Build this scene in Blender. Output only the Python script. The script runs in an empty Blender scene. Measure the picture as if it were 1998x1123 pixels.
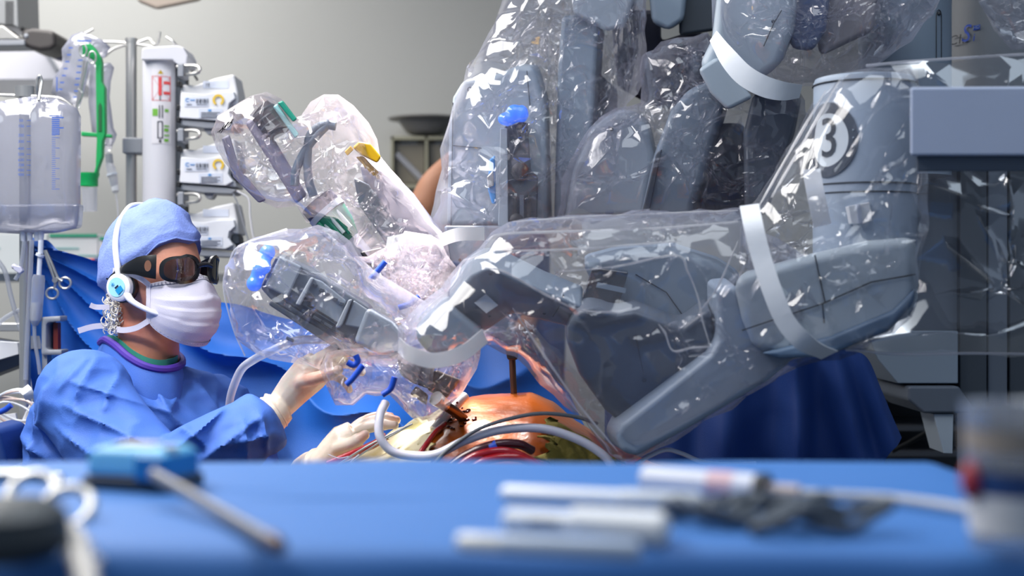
import bpy, bmesh, math, random
import numpy as np
from mathutils import Vector, Matrix, Quaternion, noise, geometry

sc = bpy.context.scene
COL = sc.collection
PI = math.pi
R = math.radians
# ------------------------------------------------------------------ camera
FPX, CZ = 2775.0, 1.16
cd = bpy.data.cameras.new('camera'); cam = bpy.data.objects.new('camera', cd); COL.objects.link(cam)
cam.location = (0, 0, CZ); cam.rotation_euler = (R(90), 0, 0)
cd.sensor_width = 36.0; cd.lens = 50.0; cd.clip_start = 0.02; cd.clip_end = 50
cd.dof.use_dof = True; cd.dof.focus_distance = 2.62; cd.dof.aperture_fstop = 2.8
sc.camera = cam
# ------------------------------------------------------------------ world and view
w = bpy.data.worlds.new('world'); sc.world = w; w.use_nodes = True
w.node_tree.nodes['Background'].inputs[0].default_value = (0.58, 0.74, 1.0, 1)
w.node_tree.nodes['Background'].inputs[1].default_value = 0.27
sc.view_settings.view_transform = 'Standard'; sc.view_settings.look = 'None'
sc.view_settings.gamma = 1; sc.view_settings.use_curve_mapping = False
sc.view_settings.exposure = 0.22
sc.cycles.transparent_max_bounces = 24
sc.cycles.max_bounces = 4; sc.cycles.diffuse_bounces = 2; sc.cycles.glossy_bounces = 2; sc.cycles.transmission_bounces = 3
sc.cycles.use_adaptive_sampling = True; sc.cycles.adaptive_threshold = .06
sc.cycles.sample_clamp_indirect = 6.0
sc.cycles.use_denoising = True
sc.cycles.caustics_reflective = False; sc.cycles.caustics_refractive = False
# ------------------------------------------------------------------ lights
def aim(o, target): o.rotation_euler = (Vector(target) - o.location).to_track_quat('-Z', 'Y').to_euler()
def area_light(name, loc, target, sx, sy, power, col):
    l = bpy.data.lights.new(name, 'AREA'); l.shape = 'RECTANGLE'; l.size = sx; l.size_y = sy
    l.energy = power; l.color = col
    o = bpy.data.objects.new(name, l); COL.objects.link(o); o.location = loc; aim(o, target); return o
def spot_light(name, loc, target, power, angle, blend, radius, col):
    l = bpy.data.lights.new(name, 'SPOT'); l.energy = power; l.spot_size = R(angle); l.spot_blend = blend
    l.shadow_soft_size = radius; l.color = col
    o = bpy.data.objects.new(name, l); COL.objects.link(o); o.location = loc; aim(o, target); return o
def P(px, py, Y): return Vector(((px - 999.0) / FPX * Y, Y, CZ - (py - 561.5) / FPX * Y))
# area lights added under the ceiling, strongest at left, for key and glints
area_light('added_ceiling_light', (-1.7, 1.7, 2.93), (-1.7, 1.7, 0), 1.2, 2.2, 85, (1.0, .97, .94))
area_light('added_ceiling_light', (-1.7, 3.9, 2.93), (-1.7, 3.9, 0), 1.2, 2.2, 60, (1.0, .97, .94))
area_light('added_ceiling_light', (0.1, 1.5, 2.93), (0.1, 1.5, 0), 1.2, 2.2, 26, (.86, .93, 1.0))
area_light('added_ceiling_light', (1.9, 1.7, 2.93), (1.9, 1.7, 0), 1.2, 2.2, 7, (.70, .84, 1.0))
# surgical lamp on the field, then spots added to brighten hands and surgeon
spot_light('unseen_spot_light', (-0.35, 3.40, 2.60), P(800, 850, 2.50), 1900, 13.5, 0.9, 0.10, (1.0, .94, .89))
spot_light('unseen_spot_light', (-0.95, 2.15, 2.60), P(690, 640, 2.55), 110, 24, 0.8, 0.10, (1.0, .94, .90))
spot_light('unseen_spot_light', (-1.25, 1.35, 2.50), P(330, 700, 2.65), 85, 26, 0.8, 0.12, (1.0, .97, .95))
# ------------------------------------------------------------------ materials
def lin(c):
    return tuple(((x/255)/12.92 if x/255 <= .04045 else ((x/255+.055)/1.055)**2.4) for x in c) + (1,)
MATS = {}
def mat(name, col, rough=.5, metal=0, var=.06, vscale=9, bump=0, bscale=60, spec=.5, sss=0, coat=0, col2=None, c2scale=4, c2lo=.5, c2hi=.6, emit=None, estr=0, alpha=1, aniso=None):
    if name in MATS: return MATS[name]
    m = bpy.data.materials.new(name); m.use_nodes = True; MATS[name] = m
    nt = m.node_tree; N = nt.nodes; L = nt.links; b = N['Principled BSDF']
    c = lin(col)
    tc = N.new('ShaderNodeTexCoord')
    nz = N.new('ShaderNodeTexNoise'); nz.inputs['Scale'].default_value = vscale; nz.inputs['Detail'].default_value = 4
    L.new(tc.outputs['Object'], nz.inputs['Vector'])
    mx = N.new('ShaderNodeMix'); mx.data_type = 'RGBA'
    mx.inputs[6].default_value = tuple(x*(1-var) for x in c[:3]) + (1,)
    mx.inputs[7].default_value = tuple(min(1, x*(1+var)) for x in c[:3]) + (1,)
    L.new(nz.outputs[0], mx.inputs[0]); out = mx.outputs[2]
    if col2:
        n2 = N.new('ShaderNodeTexNoise'); n2.inputs['Scale'].default_value = c2scale; n2.inputs['Detail'].default_value = 6
        L.new(tc.outputs['Object'], n2.inputs['Vector'])
        mr = N.new('ShaderNodeMapRange'); mr.inputs[1].default_value = c2lo; mr.inputs[2].default_value = c2hi
        L.new(n2.outputs[0], mr.inputs[0])
        m2 = N.new('ShaderNodeMix'); m2.data_type = 'RGBA'; L.new(mr.outputs[0], m2.inputs[0])
        L.new(out, m2.inputs[6]); m2.inputs[7].default_value = lin(col2); out = m2.outputs[2]
    L.new(out, b.inputs['Base Color'])
    b.inputs['Roughness'].default_value = rough; b.inputs['Metallic'].default_value = metal
    b.inputs['Specular IOR Level'].default_value = spec
    b.inputs['Subsurface Weight'].default_value = sss
    if sss: b.inputs['Subsurface Radius'].default_value = (.012, .005, .003)
    b.inputs['Coat Weight'].default_value = coat
    b.inputs['Coat Roughness'].default_value = .12
    b.inputs['Alpha'].default_value = alpha
    if emit: b.inputs['Emission Color'].default_value = lin(emit); b.inputs['Emission Strength'].default_value = estr
    if bump:
        n3 = N.new('ShaderNodeTexNoise'); n3.inputs['Scale'].default_value = bscale; n3.inputs['Detail'].default_value = 3
        L.new(tc.outputs['Object'], n3.inputs['Vector'])
        bp = N.new('ShaderNodeBump'); bp.inputs['Strength'].default_value = bump; bp.inputs['Distance'].default_value = .004
        L.new(n3.outputs[0], bp.inputs['Height']); L.new(bp.outputs[0], b.inputs['Normal'])
    return m
def film(name, tint=(252, 252, 254), haze=.10, hazecol=(232, 234, 244), ior=1.65, rough=.06, bump=.05, bscale=6):
    """thin clear plastic: see-through, a little milky, glossy creases"""
    if name in MATS: return MATS[name]
    m = bpy.data.materials.new(name); m.use_nodes = True; MATS[name] = m
    nt = m.node_tree; N = nt.nodes; L = nt.links; N.remove(N['Principled BSDF'])
    out = N['Material Output']
    tr = N.new('ShaderNodeBsdfTransparent'); tr.inputs[0].default_value = lin(tint)
    df = N.new('ShaderNodeBsdfDiffuse'); df.inputs[0].default_value = lin(hazecol)
    tl = N.new('ShaderNodeBsdfTranslucent'); tl.inputs[0].default_value = lin(hazecol)
    gl = N.new('ShaderNodeBsdfGlossy'); gl.inputs[0].default_value = (1, 1, 1, 1); gl.inputs['Roughness'].default_value = rough
    a = N.new('ShaderNodeMixShader'); a.inputs[0].default_value = .5; L.new(df.outputs[0], a.inputs[1]); L.new(tl.outputs[0], a.inputs[2])
    h = N.new('ShaderNodeMixShader'); h.inputs[0].default_value = haze; L.new(tr.outputs[0], h.inputs[1]); L.new(a.outputs[0], h.inputs[2])
    lw = N.new('ShaderNodeLayerWeight'); lw.inputs[0].default_value = .35
    hm = N.new('ShaderNodeMapRange'); hm.inputs[1].default_value = .25; hm.inputs[2].default_value = 1; hm.inputs[3].default_value = haze; hm.inputs[4].default_value = min(1, haze*3.0)
    L.new(lw.outputs['Facing'], hm.inputs[0]); L.new(hm.outputs[0], h.inputs[0])
    fr = N.new('ShaderNodeFresnel'); fr.inputs['IOR'].default_value = ior
    fm = N.new('ShaderNodeMath'); fm.operation = 'MINIMUM'; fm.inputs[1].default_value = .35; L.new(fr.outputs[0], fm.inputs[0])
    g = N.new('ShaderNodeMixShader'); L.new(fm.outputs[0], g.inputs[0]); L.new(h.outputs[0], g.inputs[1]); L.new(gl.outputs[0], g.inputs[2])
    L.new(g.outputs[0], out.inputs['Surface'])
    return m
# ------------------------------------------------------------------ mesh builder
def catmull(pts, n=8):
    pts = [Vector(p) for p in pts]
    if len(pts) < 3: return pts
    out = []
    q = [pts[0]*2 - pts[1]] + pts + [pts[-1]*2 - pts[-2]]
    for i in range(1, len(q)-2):
        p0, p1, p2, p3 = q[i-1], q[i], q[i+1], q[i+2]
        for k in range(n):
            t = k/n
            out.append(.5*((2*p1) + (p2-p0)*t + (2*p0-5*p1+4*p2-p3)*t*t + (3*p1-p0-3*p2+p3)*t**3))
    out.append(pts[-1]); return out
class MB:
    def __init__(s): s.v = []; s.f = []
    def add(s, vs, fs):
        o = len(s.v); s.v += [Vector(v) for v in vs]; s.f += [tuple(i+o for i in f) for f in fs]; return s
    def loft(s, secs, closed=True, caps=True):
        n = len(secs[0]); vs = [p for q in secs for p in q]; fs = []
        for i in range(len(secs)-1):
            for j in range(n if closed else n-1):
                k = (j+1) % n
                fs.append((i*n+j, i*n+k, (i+1)*n+k, (i+1)*n+j))
        if caps and closed:
            fs.append(tuple(reversed(range(n)))); fs.append(tuple((len(secs)-1)*n+j for j in range(n)))
        return s.add(vs, fs)
    def prism(s, poly, d):
        d = Vector(d); return s.loft([[Vector(p) for p in poly], [Vector(p)+d for p in poly]])
    def ppx(s, poly, y0, y1):            # outline traced at depth y0, carried straight back to y1
        a = [P(x, y, y0) for x, y in poly]; return s.prism(a, (0, y1-y0, 0))
    def box(s, c, size, rot=None):
        c = Vector(c); x, y, z = [k/2 for k in size]
        m = rot or Matrix.Identity(3)
        vs = [c + m @ Vector((sx*x, sy*y, sz*z)) for sx in (-1, 1) for sy in (-1, 1) for sz in (-1, 1)]
        return s.add(vs, [(0,1,3,2),(4,6,7,5),(0,4,5,1),(2,3,7,6),(0,2,6,4),(1,5,7,3)])
    def tube(s, path, r, seg=10, caps=True, sx=1.0, up=None):
        path = [Vector(p) for p in path]; n = len(path)
        rr = list(r) if isinstance(r, (list, tuple)) else [r]*n
        if len(rr) != n:
            rr = [float(x) for x in np.interp(np.linspace(0, 1, n), np.linspace(0, 1, len(rr)), rr)]
        t = (path[1]-path[0]).normalized()
        u = Vector(up) if up else (Vector((0, 0, 1)) if abs(t.z) < .9 else Vector((0, 1, 0)))
        u = (u - t*u.dot(t)).normalized(); secs = []
        for i in range(n):
            t2 = (path[min(i+1, n-1)] - path[max(i-1, 0)])
            if t2.length < 1e-9: t2 = t
            t2 = t2.normalized(); q = t.rotation_difference(t2); u = q @ u; u = (u - t2*u.dot(t2)).normalized(); t = t2
            b = t.cross(u)
            secs.append([path[i] + (u*math.cos(a) + b*math.sin(a)*sx)*rr[i] for a in [2*PI*k/seg for k in range(seg)]])
        return s.loft(secs, True, caps)
    def lathe(s, prof, o, axis=(0, 0, 1), seg=28, caps=True):
        o = Vector(o); ax = Vector(axis).normalized()
        u = ax.orthogonal().normalized(); b = ax.cross(u)
        return s.loft([[o + ax*h + (u*math.cos(a) + b*math.sin(a))*r for a in [2*PI*k/seg for k in range(seg)]] for r, h in prof], True, caps)
    def ball(s, c, rad, seg=16, rings=10, rot=None):
        c = Vector(c); rad = Vector(rad) if hasattr(rad, '__len__') else Vector((rad,)*3); m = rot or Matrix.Identity(3)
        secs = []
        for i in range(rings+1):
            th = PI*(i+.001)/(rings+.002)
            secs.append([c + m @ Vector((rad.x*math.sin(th)*math.cos(a), rad.y*math.sin(th)*math.sin(a), rad.z*math.cos(th))) for a in [2*PI*k/seg for k in range(seg)]])
        return s.loft(secs, True, True)
    def ribbon(s, path, width, wdir, th=.0012):
        """flat band; wdir = one vector or a list"""
        path = [Vector(p) for p in path]; n = len(path); secs = []
        for i, p in enumerate(path):
            t = (path[min(i+1, n-1)] - path[max(i-1, 0)]).normalized()
            wd = Vector(wdir[i] if isinstance(wdir, list) else wdir); wd = (wd - t*wd.dot(t)).normalized()
            nn = t.cross(wd).normalized(); h = wd*(width[i] if isinstance(width, list) else width)/2
            secs.append([p-h-nn*th/2, p+h-nn*th/2, p+h+nn*th/2, p-h+nn*th/2])
        return s.loft(secs)
    def build(s, name, m, parent=None, bevel=0, seg=2, sub=0, smooth=True, angle=38):
        vs = s.v
        if parent is not None: org = Vector(parent['_o'])
        else:
            a = np.array([tuple(v) for v in vs]); org = Vector(((a[:,0].min()+a[:,0].max())/2, (a[:,1].min()+a[:,1].max())/2, a[:,2].min()))
        me = bpy.data.meshes.new(name); me.from_pydata([tuple(v-org) for v in vs], [], s.f); me.update()
        bm = bmesh.new(); bm.from_mesh(me); bmesh.ops.recalc_face_normals(bm, faces=bm.faces); bm.to_mesh(me); bm.free()
        return finish(name, me, m, parent, org, bevel, seg, sub, smooth, angle)
def finish(name, me, m, parent, org, bevel=0, seg=2, sub=0, smooth=True, angle=38):
    me.materials.append(m)
    if smooth:
        me.polygons.foreach_set('use_smooth', [True]*len(me.polygons))
        if not bevel and not sub: me.set_sharp_from_angle(angle=R(angle))
    o = bpy.data.objects.new(name, me); COL.objects.link(o)
    if parent is not None: o.parent = parent
    else: o.location = org
    o['_o'] = tuple(org)
    if bevel:
        b = o.modifiers.new('bevel', 'BEVEL'); b.width = bevel; b.segments = seg; b.limit_method = 'ANGLE'; b.angle_limit = R(30); b.harden_normals = True
    if sub:
        q = o.modifiers.new('sub', 'SUBSURF'); q.levels = sub; q.render_levels = sub
    return o
def thing(name, label, cat, loc, group=None):
    o = bpy.data.objects.new(name, None); COL.objects.link(o); o.location = Vector(loc); o['_o'] = tuple(o.location)
    o.empty_display_size = .05
    return tag(o, label, cat, group)
def tag(o, label, cat, group=None, kind=None):
    o['label'] = label; o['category'] = cat
    if group: o['group'] = group
    if kind: o['kind'] = kind
    return o
def lab(o, label): o['label'] = label; return o
def struct(o, label=None):
    o['kind'] = 'structure'
    if label: o['label'] = label
    return o
def remeshed(mb, voxel, smooth=3, fac=.5):
    """one continuous skin around overlapping shapes"""
    me = bpy.data.meshes.new('tmp'); me.from_pydata([tuple(v) for v in mb.v], [], mb.f); me.update()
    bm = bmesh.new(); bm.from_mesh(me); bmesh.ops.recalc_face_normals(bm, faces=bm.faces); bm.to_mesh(me); bm.free()
    o = bpy.data.objects.new('tmp', me); COL.objects.link(o)
    r = o.modifiers.new('r', 'REMESH'); r.mode = 'VOXEL'; r.voxel_size = voxel
    if smooth:
        q = o.modifiers.new('s', 'SMOOTH'); q.iterations = smooth; q.factor = fac
    dg = bpy.context.evaluated_depsgraph_get(); out = bpy.data.meshes.new_from_object(o.evaluated_get(dg))
    bpy.data.objects.remove(o); bpy.data.meshes.remove(me)
    return out
def mesh_mb(me):
    b = MB(); b.v = [v.co.copy() for v in me.vertices]; b.f = [tuple(p.vertices) for p in me.polygons]; return b
def text_mb(body, fn, size=1.0, align='CENTER'):
    """lettering: fn(x, y) places the glyph outline on its surface"""
    cu = bpy.data.curves.new('t', 'FONT'); cu.body = body; cu.size = size; cu.align_x = align; cu.align_y = 'CENTER'; cu.resolution_u = 3
    o = bpy.data.objects.new('t', cu); COL.objects.link(o)
    dg = bpy.context.evaluated_depsgraph_get(); me = bpy.data.meshes.new_from_object(o.evaluated_get(dg))
    bpy.data.objects.remove(o); bpy.data.curves.remove(cu)
    b = MB(); b.v = [fn(v.co.x, v.co.y) for v in me.vertices]; b.f = [tuple(p.vertices) for p in me.polygons]; return b
def seg_dist(p, a, b):
    ab = b-a; t = max(0, min(1, (p-a).dot(ab)/max(1e-9, ab.length_squared))); return (p-(a+ab*t)).length, t
def crumple_bag(name, outline, Yc, T, m, parent, sp=.024, amp=.010, seed=1, folds=(), layers=2, tilt=None, jit=.3, Rr=None, sub=0, fine=.0006, ncrease=0, ridge_w=.0055, sharp=60, ragged=.25):
    """a loose plastic cover: outline at depth Yc, half thickness T, crumpled facets and sharp folds.
       tilt(x,z) -> extra depth, so a cover can follow an arm that runs away from the camera"""
    rnd = random.Random(seed)
    poly = [Vector(((x-999)/FPX*Yc, CZ-(y-561.5)/FPX*Yc)) for x, y in outline]
    b = []
    for i in range(len(poly)):
        a, c = poly[i], poly[(i+1) % len(poly)]; n = max(1, int((c-a).length/sp))
        for k in range(n):
            q = a.lerp(c, k/n)
            if k: q = q + Vector((rnd.uniform(-1, 1), rnd.uniform(-1, 1)))*sp*ragged
            b.append(q)
    nb = len(b); verts = list(b); edges = []; ridge = {}
    xs = [p.x for p in poly]; zs = [p.y for p in poly]
    def inside(p):
        r = False; j = len(poly)-1
        for i in range(len(poly)):
            a, c = poly[i], poly[j]
            if (a.y > p.y) != (c.y > p.y) and p.x < (c.x-a.x)*(p.y-a.y)/(c.y-a.y)+a.x: r = not r
            j = i
        return r
    def bdist(p): return min(seg_dist(p, poly[i], poly[(i+1) % len(poly)])[0] for i in range(len(poly)))
    rw = ridge_w
    def crease(pl, h):           # a narrow sharp fold: centre line and two shoulders
        k = len(pl); rows = [[], [], []]
        for i, q in enumerate(pl):
            t = (pl[min(i+1, k-1)] - pl[max(i-1, 0)]).normalized(); nn = Vector((-t.y, t.x)); e = math.sin(PI*(i+.5)/k)
            for r_, (sd, hh) in enumerate(((-1, .25), (0, 1), (1, .25))):
                w_ = rw*(.5+.5*e)
                verts.append(q + nn*sd*w_); rows[r_].append(len(verts)-1)
                ridge[len(verts)-1] = h*e*.6 + (rw*1.1*e if sd == 0 else 0)
        for r_ in rows: edges.extend(zip(r_[:-1], r_[1:]))
    for (x0, y0, x1, y1, h) in folds:
        a = Vector(((x0-999)/FPX*Yc, CZ-(y0-561.5)/FPX*Yc)); c = Vector(((x1-999)/FPX*Yc, CZ-(y1-561.5)/FPX*Yc))
        n = max(2, int((c-a).length/(sp*.8))); pn = (c-a).normalized(); pn = Vector((-pn.y, pn.x))
        crease([a.lerp(c, k/n) + pn*rnd.uniform(-.14, .14)*sp for k in range(n+1)], h)
    for k in range(ncrease):     # short wandering creases
        for _ in range(30):
            q = Vector((rnd.uniform(min(xs), max(xs)), rnd.uniform(min(zs), max(zs))))
            if inside(q) and bdist(q) > sp: break
        else: continue
        an = rnd.uniform(0, 2*PI); pl = [q]; L_ = rnd.randint(6, 20)
        for _ in range(L_):
            an += rnd.gauss(0, .38); q = q + Vector((math.cos(an), math.sin(an)))*sp*.6
            if not inside(q) or bdist(q) < sp*.5: break
            pl.append(q)
        if len(pl) > 2: crease(pl, rnd.uniform(-.5, 1)*amp)
    fold_pts = np.array([tuple(v) for v in verts[nb:]]) if len(verts) > nb else np.zeros((0, 2))
    z = min(zs)
    while z < max(zs):
        x = min(xs)
        while x < max(xs):
            q = Vector((x+rnd.uniform(-jit, jit)*sp*1.3, z+rnd.uniform(-jit, jit)*sp*1.3))
            if inside(q) and bdist(q) > sp*.45 and (len(fold_pts) == 0 or np.min(np.hypot(fold_pts[:, 0]-q.x, fold_pts[:, 1]-q.y)) > sp*.4): verts.append(q)
            x += sp
        z += sp*.87
    vo, eo, fo, ov, oe, of = geometry.delaunay_2d_cdt([v.copy() for v in verts], edges + [(i, (i+1) % nb) for i in range(nb)], [], 0, 1e-6)
    bpoly = b
    def inb(p):
        r = False; j = nb-1
        for i in range(nb):
            a, c = bpoly[i], bpoly[j]
            if (a.y > p.y) != (c.y > p.y) and p.x < (c.x-a.x)*(p.y-a.y)/(c.y-a.y)+a.x: r = not r
            j = i
        return r
    fo = [f for f in fo if inb((vo[f[0]]+vo[f[1]]+vo[f[2]])/3)]
    n = len(vo); rg = [0.0]*n; onb = [False]*n
    for i, src in enumerate(ov):
        for k in src:
            if k in ridge: rg[i] = ridge[k]
            if k < nb: onb[i] = True
    Rr = Rr or T*1.3
    infl = []
    for i, p in enumerate(vo):
        d = min(1, bdist(p)/Rr); infl.append(0 if onb[i] else math.sqrt(max(0, 1-(1-d)**2)))
    def cr(p, s):
        q = Vector((p.x*16+s, p.y*16, s*1.7)); r = 1-2*abs(noise.noise(q)); q2 = Vector((p.x*37+s, p.y*37, s)); r2 = 1-2*abs(noise.noise(q2))
        return amp*(r*.9 + r2*.55 + rnd.uniform(-.55, .55))
    V = []; F = []; idx = []
    for layer in range(layers):
        ids = []
        for i, p in enumerate(vo):
            if layer == 1 and onb[i]: ids.append(idx[0][i]); continue
            y = Yc + (tilt(p.x, p.y) if tilt else 0)
            if not onb[i]:
                sgn = -1 if layer == 0 else 1
                y += sgn*(infl[i]*T + cr(p, seed*3.1+layer*7)*min(1, infl[i]+.25) + rg[i]*(1 if layer == 0 else .3))
            else: y += rnd.uniform(-1, 1)*amp*.6
            ids.append(len(V)); V.append(Vector((p.x, y, p.y)))
        idx.append(ids)
        for f in fo:
            if layer and all(onb[k] for k in f): continue
            t = tuple(ids[k] for k in f); F.append(t if layer == 0 else tuple(reversed(t)))
    org = Vector(parent['_o']) if parent is not None else Vector((sum(xs)/len(xs), Yc, min(zs)))
    me = bpy.data.meshes.new(name); me.from_pydata([tuple(v-org) for v in V], [], F); me.update()
    bm = bmesh.new(); bm.from_mesh(me)
    for k in range(sub):
        old = len(bm.verts)
        bmesh.ops.subdivide_edges(bm, edges=bm.edges[:], cuts=1, use_grid_fill=True)
        bm.verts.ensure_lookup_table()
        for v in bm.verts[old:]:
            v.co += Vector((rnd.uniform(-1, 1)*.4, rnd.uniform(-1, 1), rnd.uniform(-1, 1)*.4))*fine
    bmesh.ops.recalc_face_normals(bm, faces=bm.faces)
    bm.to_mesh(me); bm.free()
    o = finish(name, me, m, parent, org)
    me.set_sharp_from_angle(angle=R(sharp))
    return o
# ================================================================== the room
M_wall = mat('wall_paint', (176, 177, 174), .75, var=.03, vscale=3, bump=.05, bscale=300)
M_floor = mat('floor_vinyl', (86, 92, 98), .4, var=.08, vscale=6)
M_ceil = mat('ceiling_paint', (200, 200, 198), .8)
b = MB(); b.box((0, 5.36, 1.5), (9, .12, 3.0)); struct(b.build('wall_back', M_wall), 'plain light grey rear wall of the operating room')
b = MB(); b.box((0, 2.6, -.05), (9, 6.4, .1)); struct(b.build('floor', M_floor), 'dark grey vinyl floor')
b = MB(); b.box((0, 2.6, 3.05), (9, 6.4, .1)); struct(b.build('ceiling', M_ceil), 'white ceiling')
# ================================================================== the surgical robot
RG = mat('robot_grey', (124, 138, 153), .42, var=.04, vscale=4)
RL = mat('robot_light', (158, 170, 182), .40, var=.04, vscale=4)
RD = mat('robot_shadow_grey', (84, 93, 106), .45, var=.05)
RK = mat('robot_dark', (52, 60, 70), .5)
RB = mat('robot_black', (22, 24, 28), .45)
SEAM = mat('seam_dark', (30, 36, 44), .6)
STEEL = mat('steel', (196, 195, 192), .30, .75, var=.05)
BLUEGLOW = mat('blue_led', (70, 130, 235), .25, emit=(50, 110, 255), estr=.7, coat=.8, var=.3, vscale=60)
BLUEP = mat('blue_plastic', (45, 140, 215), .35)
TIE = mat('blue_tie', (24, 78, 196), .4)
STRAP = mat('white_strap', (226, 228, 232), .55, var=.03, bump=.2, bscale=40)
FILM = film('drape_film', haze=.08, hazecol=(228, 228, 250))
FILM2 = film('drape_film_thin', haze=.045, bump=.04, bscale=5)
FILMH = film('drape_film_lit', haze=.10, hazecol=(246, 234, 242))  # brighter pinkish haze puts the lamp glow into the film colour
def shifted(poly, dx, dy): return [(x+dx, y+dy) for x, y in poly]
def oblique(poly, y0, y1, dx, dy, lean=0):       # front outline at y0, rear outline at y1, moved sideways; lean tips the front face down
    t = min(q[1] for q in poly); h = max(q[1] for q in poly)-t
    b = MB(); b.loft([[P(x, y, y0+lean*(y-t)/h) for x, y in poly], [P(x, y, y1) for x, y in shifted(poly, dx, dy)]]); return b
def line(pts, y, r=.0012, seg=6):
    b = MB(); b.tube([P(x, yy, y) for x, yy in pts], r, seg); return b
def ring_dots(b, x, y, Y, r): b.lathe([(r, 0), (r, -.002)], P(x, y, Y), (0, 1, 0), 12)

# ---- near arm with the number badge
arm = thing('robot_manipulator', 'large grey robot arm with number 3 badge on its upright cylinder', 'robot arm', (.56, 2.3, 0.5))
AX = P(1687, 400, 2.28); RC = 98/FPX*2.28
def cz(py): return P(0, py, 2.2).z
b = MB(); b.lathe([(RC*.90, 0), (RC*.985, .004), (RC, .012), (RC, cz(152)-cz(600))][::1] if False else
                  [(RC*.9, cz(138)), (RC*.97, cz(140)), (RC, cz(148)), (RC, cz(353)), (RC*1.006, cz(356)), (RC*1.006, cz(372)), (RC*1.012, cz(374)), (RC*1.012, cz(560)), (RC*.98, cz(600)), (RC*.7, cz(618))],
                 (AX.x, AX.y, 0), (0, 0, 1), 64)
b.build('upright_cylinder', mat('robot_pale', (146, 160, 178), .42, var=.04), arm, angle=25)
for py in (153, 355, 373):
    b = MB(); b.tube([Vector((AX.x + (RC*1.013)*math.cos(a), AX.y + RC*1.013*math.sin(a), cz(py))) for a in [2*PI*k/48 for k in range(49)]], .0013, 6); b.build('seam', SEAM, arm)
def oncyl(s, z, off=.001, a0=R(-148)):
    a = a0 + s/RC; return Vector((AX.x + (RC*1.012+off)*math.cos(a), AX.y + (RC*1.012+off)*math.sin(a), z))
bz = cz(268); br = 74/FPX*2.2
b = MB()
secs = []
for k in range(49):
    a = 2*PI*k/48; secs.append([oncyl(br*.72*math.cos(a)*.9, bz+br*.72*math.sin(a), o) for o in (.0005, .0016)] + [oncyl(br*math.cos(a)*.9, bz+br*math.sin(a), o) for o in (.0016, .0005)])
b.loft(secs, True, False); b.build('badge_ring', mat('badge_grey', (62, 70, 84), .45), arm)
b = MB(); secs = [[oncyl(br*.72*q*math.cos(a)*.9, bz+br*.72*q*math.sin(a), .0008) for a in [2*PI*k/40 for k in range(40)]] for q in (.02, .3, .6, 1.0)]
b.loft(secs, True, False); bdisc = b.build('badge_disc', mat('badge_white', (214, 222, 228), .5), arm)
b = text_mb('3', lambda x, y: oncyl(x*.9+.004, bz+y, .0022), size=br*1.5); lab(b.build('badge_number', mat('badge_ink', (40, 48, 60), .5), bdisc), 'dark number 3')
for k in range(3):
    b = MB(); q = oncyl(br*.86*.9, bz+(k-1)*.012, .002); b.ball(q, .0016, 8, 6); b.build('badge_screw', RL, arm)
b = MB(); b.ppx([(1655, 402), (1697, 394), (1702, 430), (1672, 437), (1662, 436)], 2.19, 2.21); b.build('tape_tab', STRAP, arm, bevel=.001)
b = MB(); b.ppx([(1672, 398), (1678, 397), (1684, 434), (1676, 436)], 2.185, 2.2); b.build('tape_tab', mat('tape_fold', (170, 178, 196), .6), arm)
# elbow housing below the cylinder
hp = [(1430, 546), (1455, 532), (1600, 492), (1690, 470), (1786, 462), (1787, 585), (1775, 607), (1735, 640), (1680, 665), (1610, 690), (1520, 694), (1482, 684), (1466, 668), (1447, 622)]
b = oblique(hp, 2.16, 2.40, 4, -4); b.build('elbow_housing', mat('robot_lit_grey', (176, 188, 198), .42, var=.04), arm, bevel=.018, seg=4)  # paler copy of the robot grey, its lit look put into the colour
for l in ([(1448, 644), (1605, 592), (1700, 550), (1786, 535)], [(1590, 497), (1610, 590)], [(1605, 592), (1608, 630)]):
    line(l, 2.157, .0011).build('seam', SEAM, arm)
b = oblique([(1482, 688), (1620, 655), (1740, 605), (1786, 560), (1784, 590), (1735, 644), (1610, 695), (1520, 699)], 2.15, 2.40, 3, -2); b.build('lower_shell', mat('robot_blue_grey', (98, 122, 150), .4), arm, bevel=.008)
# long lower link
ll = [(1398, 560), (1440, 556), (1462, 640), (1560, 690), (1500, 742), (1340, 838), (1242, 890), (1212, 880), (1200, 850), (1212, 828), (1385, 690), (1402, 660)]
b = oblique(ll, 2.20, 2.40, -20, -16); b.build('lower_link', mat('robot_pale', (146, 160, 178), .42, var=.04), arm, bevel=.010, seg=3)
# joint disc and rear panel
jd = [(1108, 672), (1108, 640), (1122, 612), (1150, 597), (1178, 603), (1200, 612), (1240, 606), (1330, 640), (1385, 600), (1400, 690), (1215, 830), (1180, 800), (1130, 730)]
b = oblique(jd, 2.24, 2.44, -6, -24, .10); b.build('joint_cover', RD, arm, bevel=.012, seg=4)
b = MB(); ring_dots(b, 1257, 741, 2.298, .004); b.build('screw', SEAM, arm)
line([(1240, 655), (1256, 730)], 2.262, .0008).build('seam', SEAM, arm)
rp = [(1135, 512), (1210, 492), (1310, 486), (1400, 515), (1445, 545), (1410, 680), (1330, 690), (1200, 640)]
b = oblique(rp, 2.44, 2.54, 0, -16); b.build('rear_panel', RG, arm, bevel=.012)
line([(1240, 535), (1300, 570), (1370, 668)], 2.437, .001).build('seam', SEAM, arm)
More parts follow.
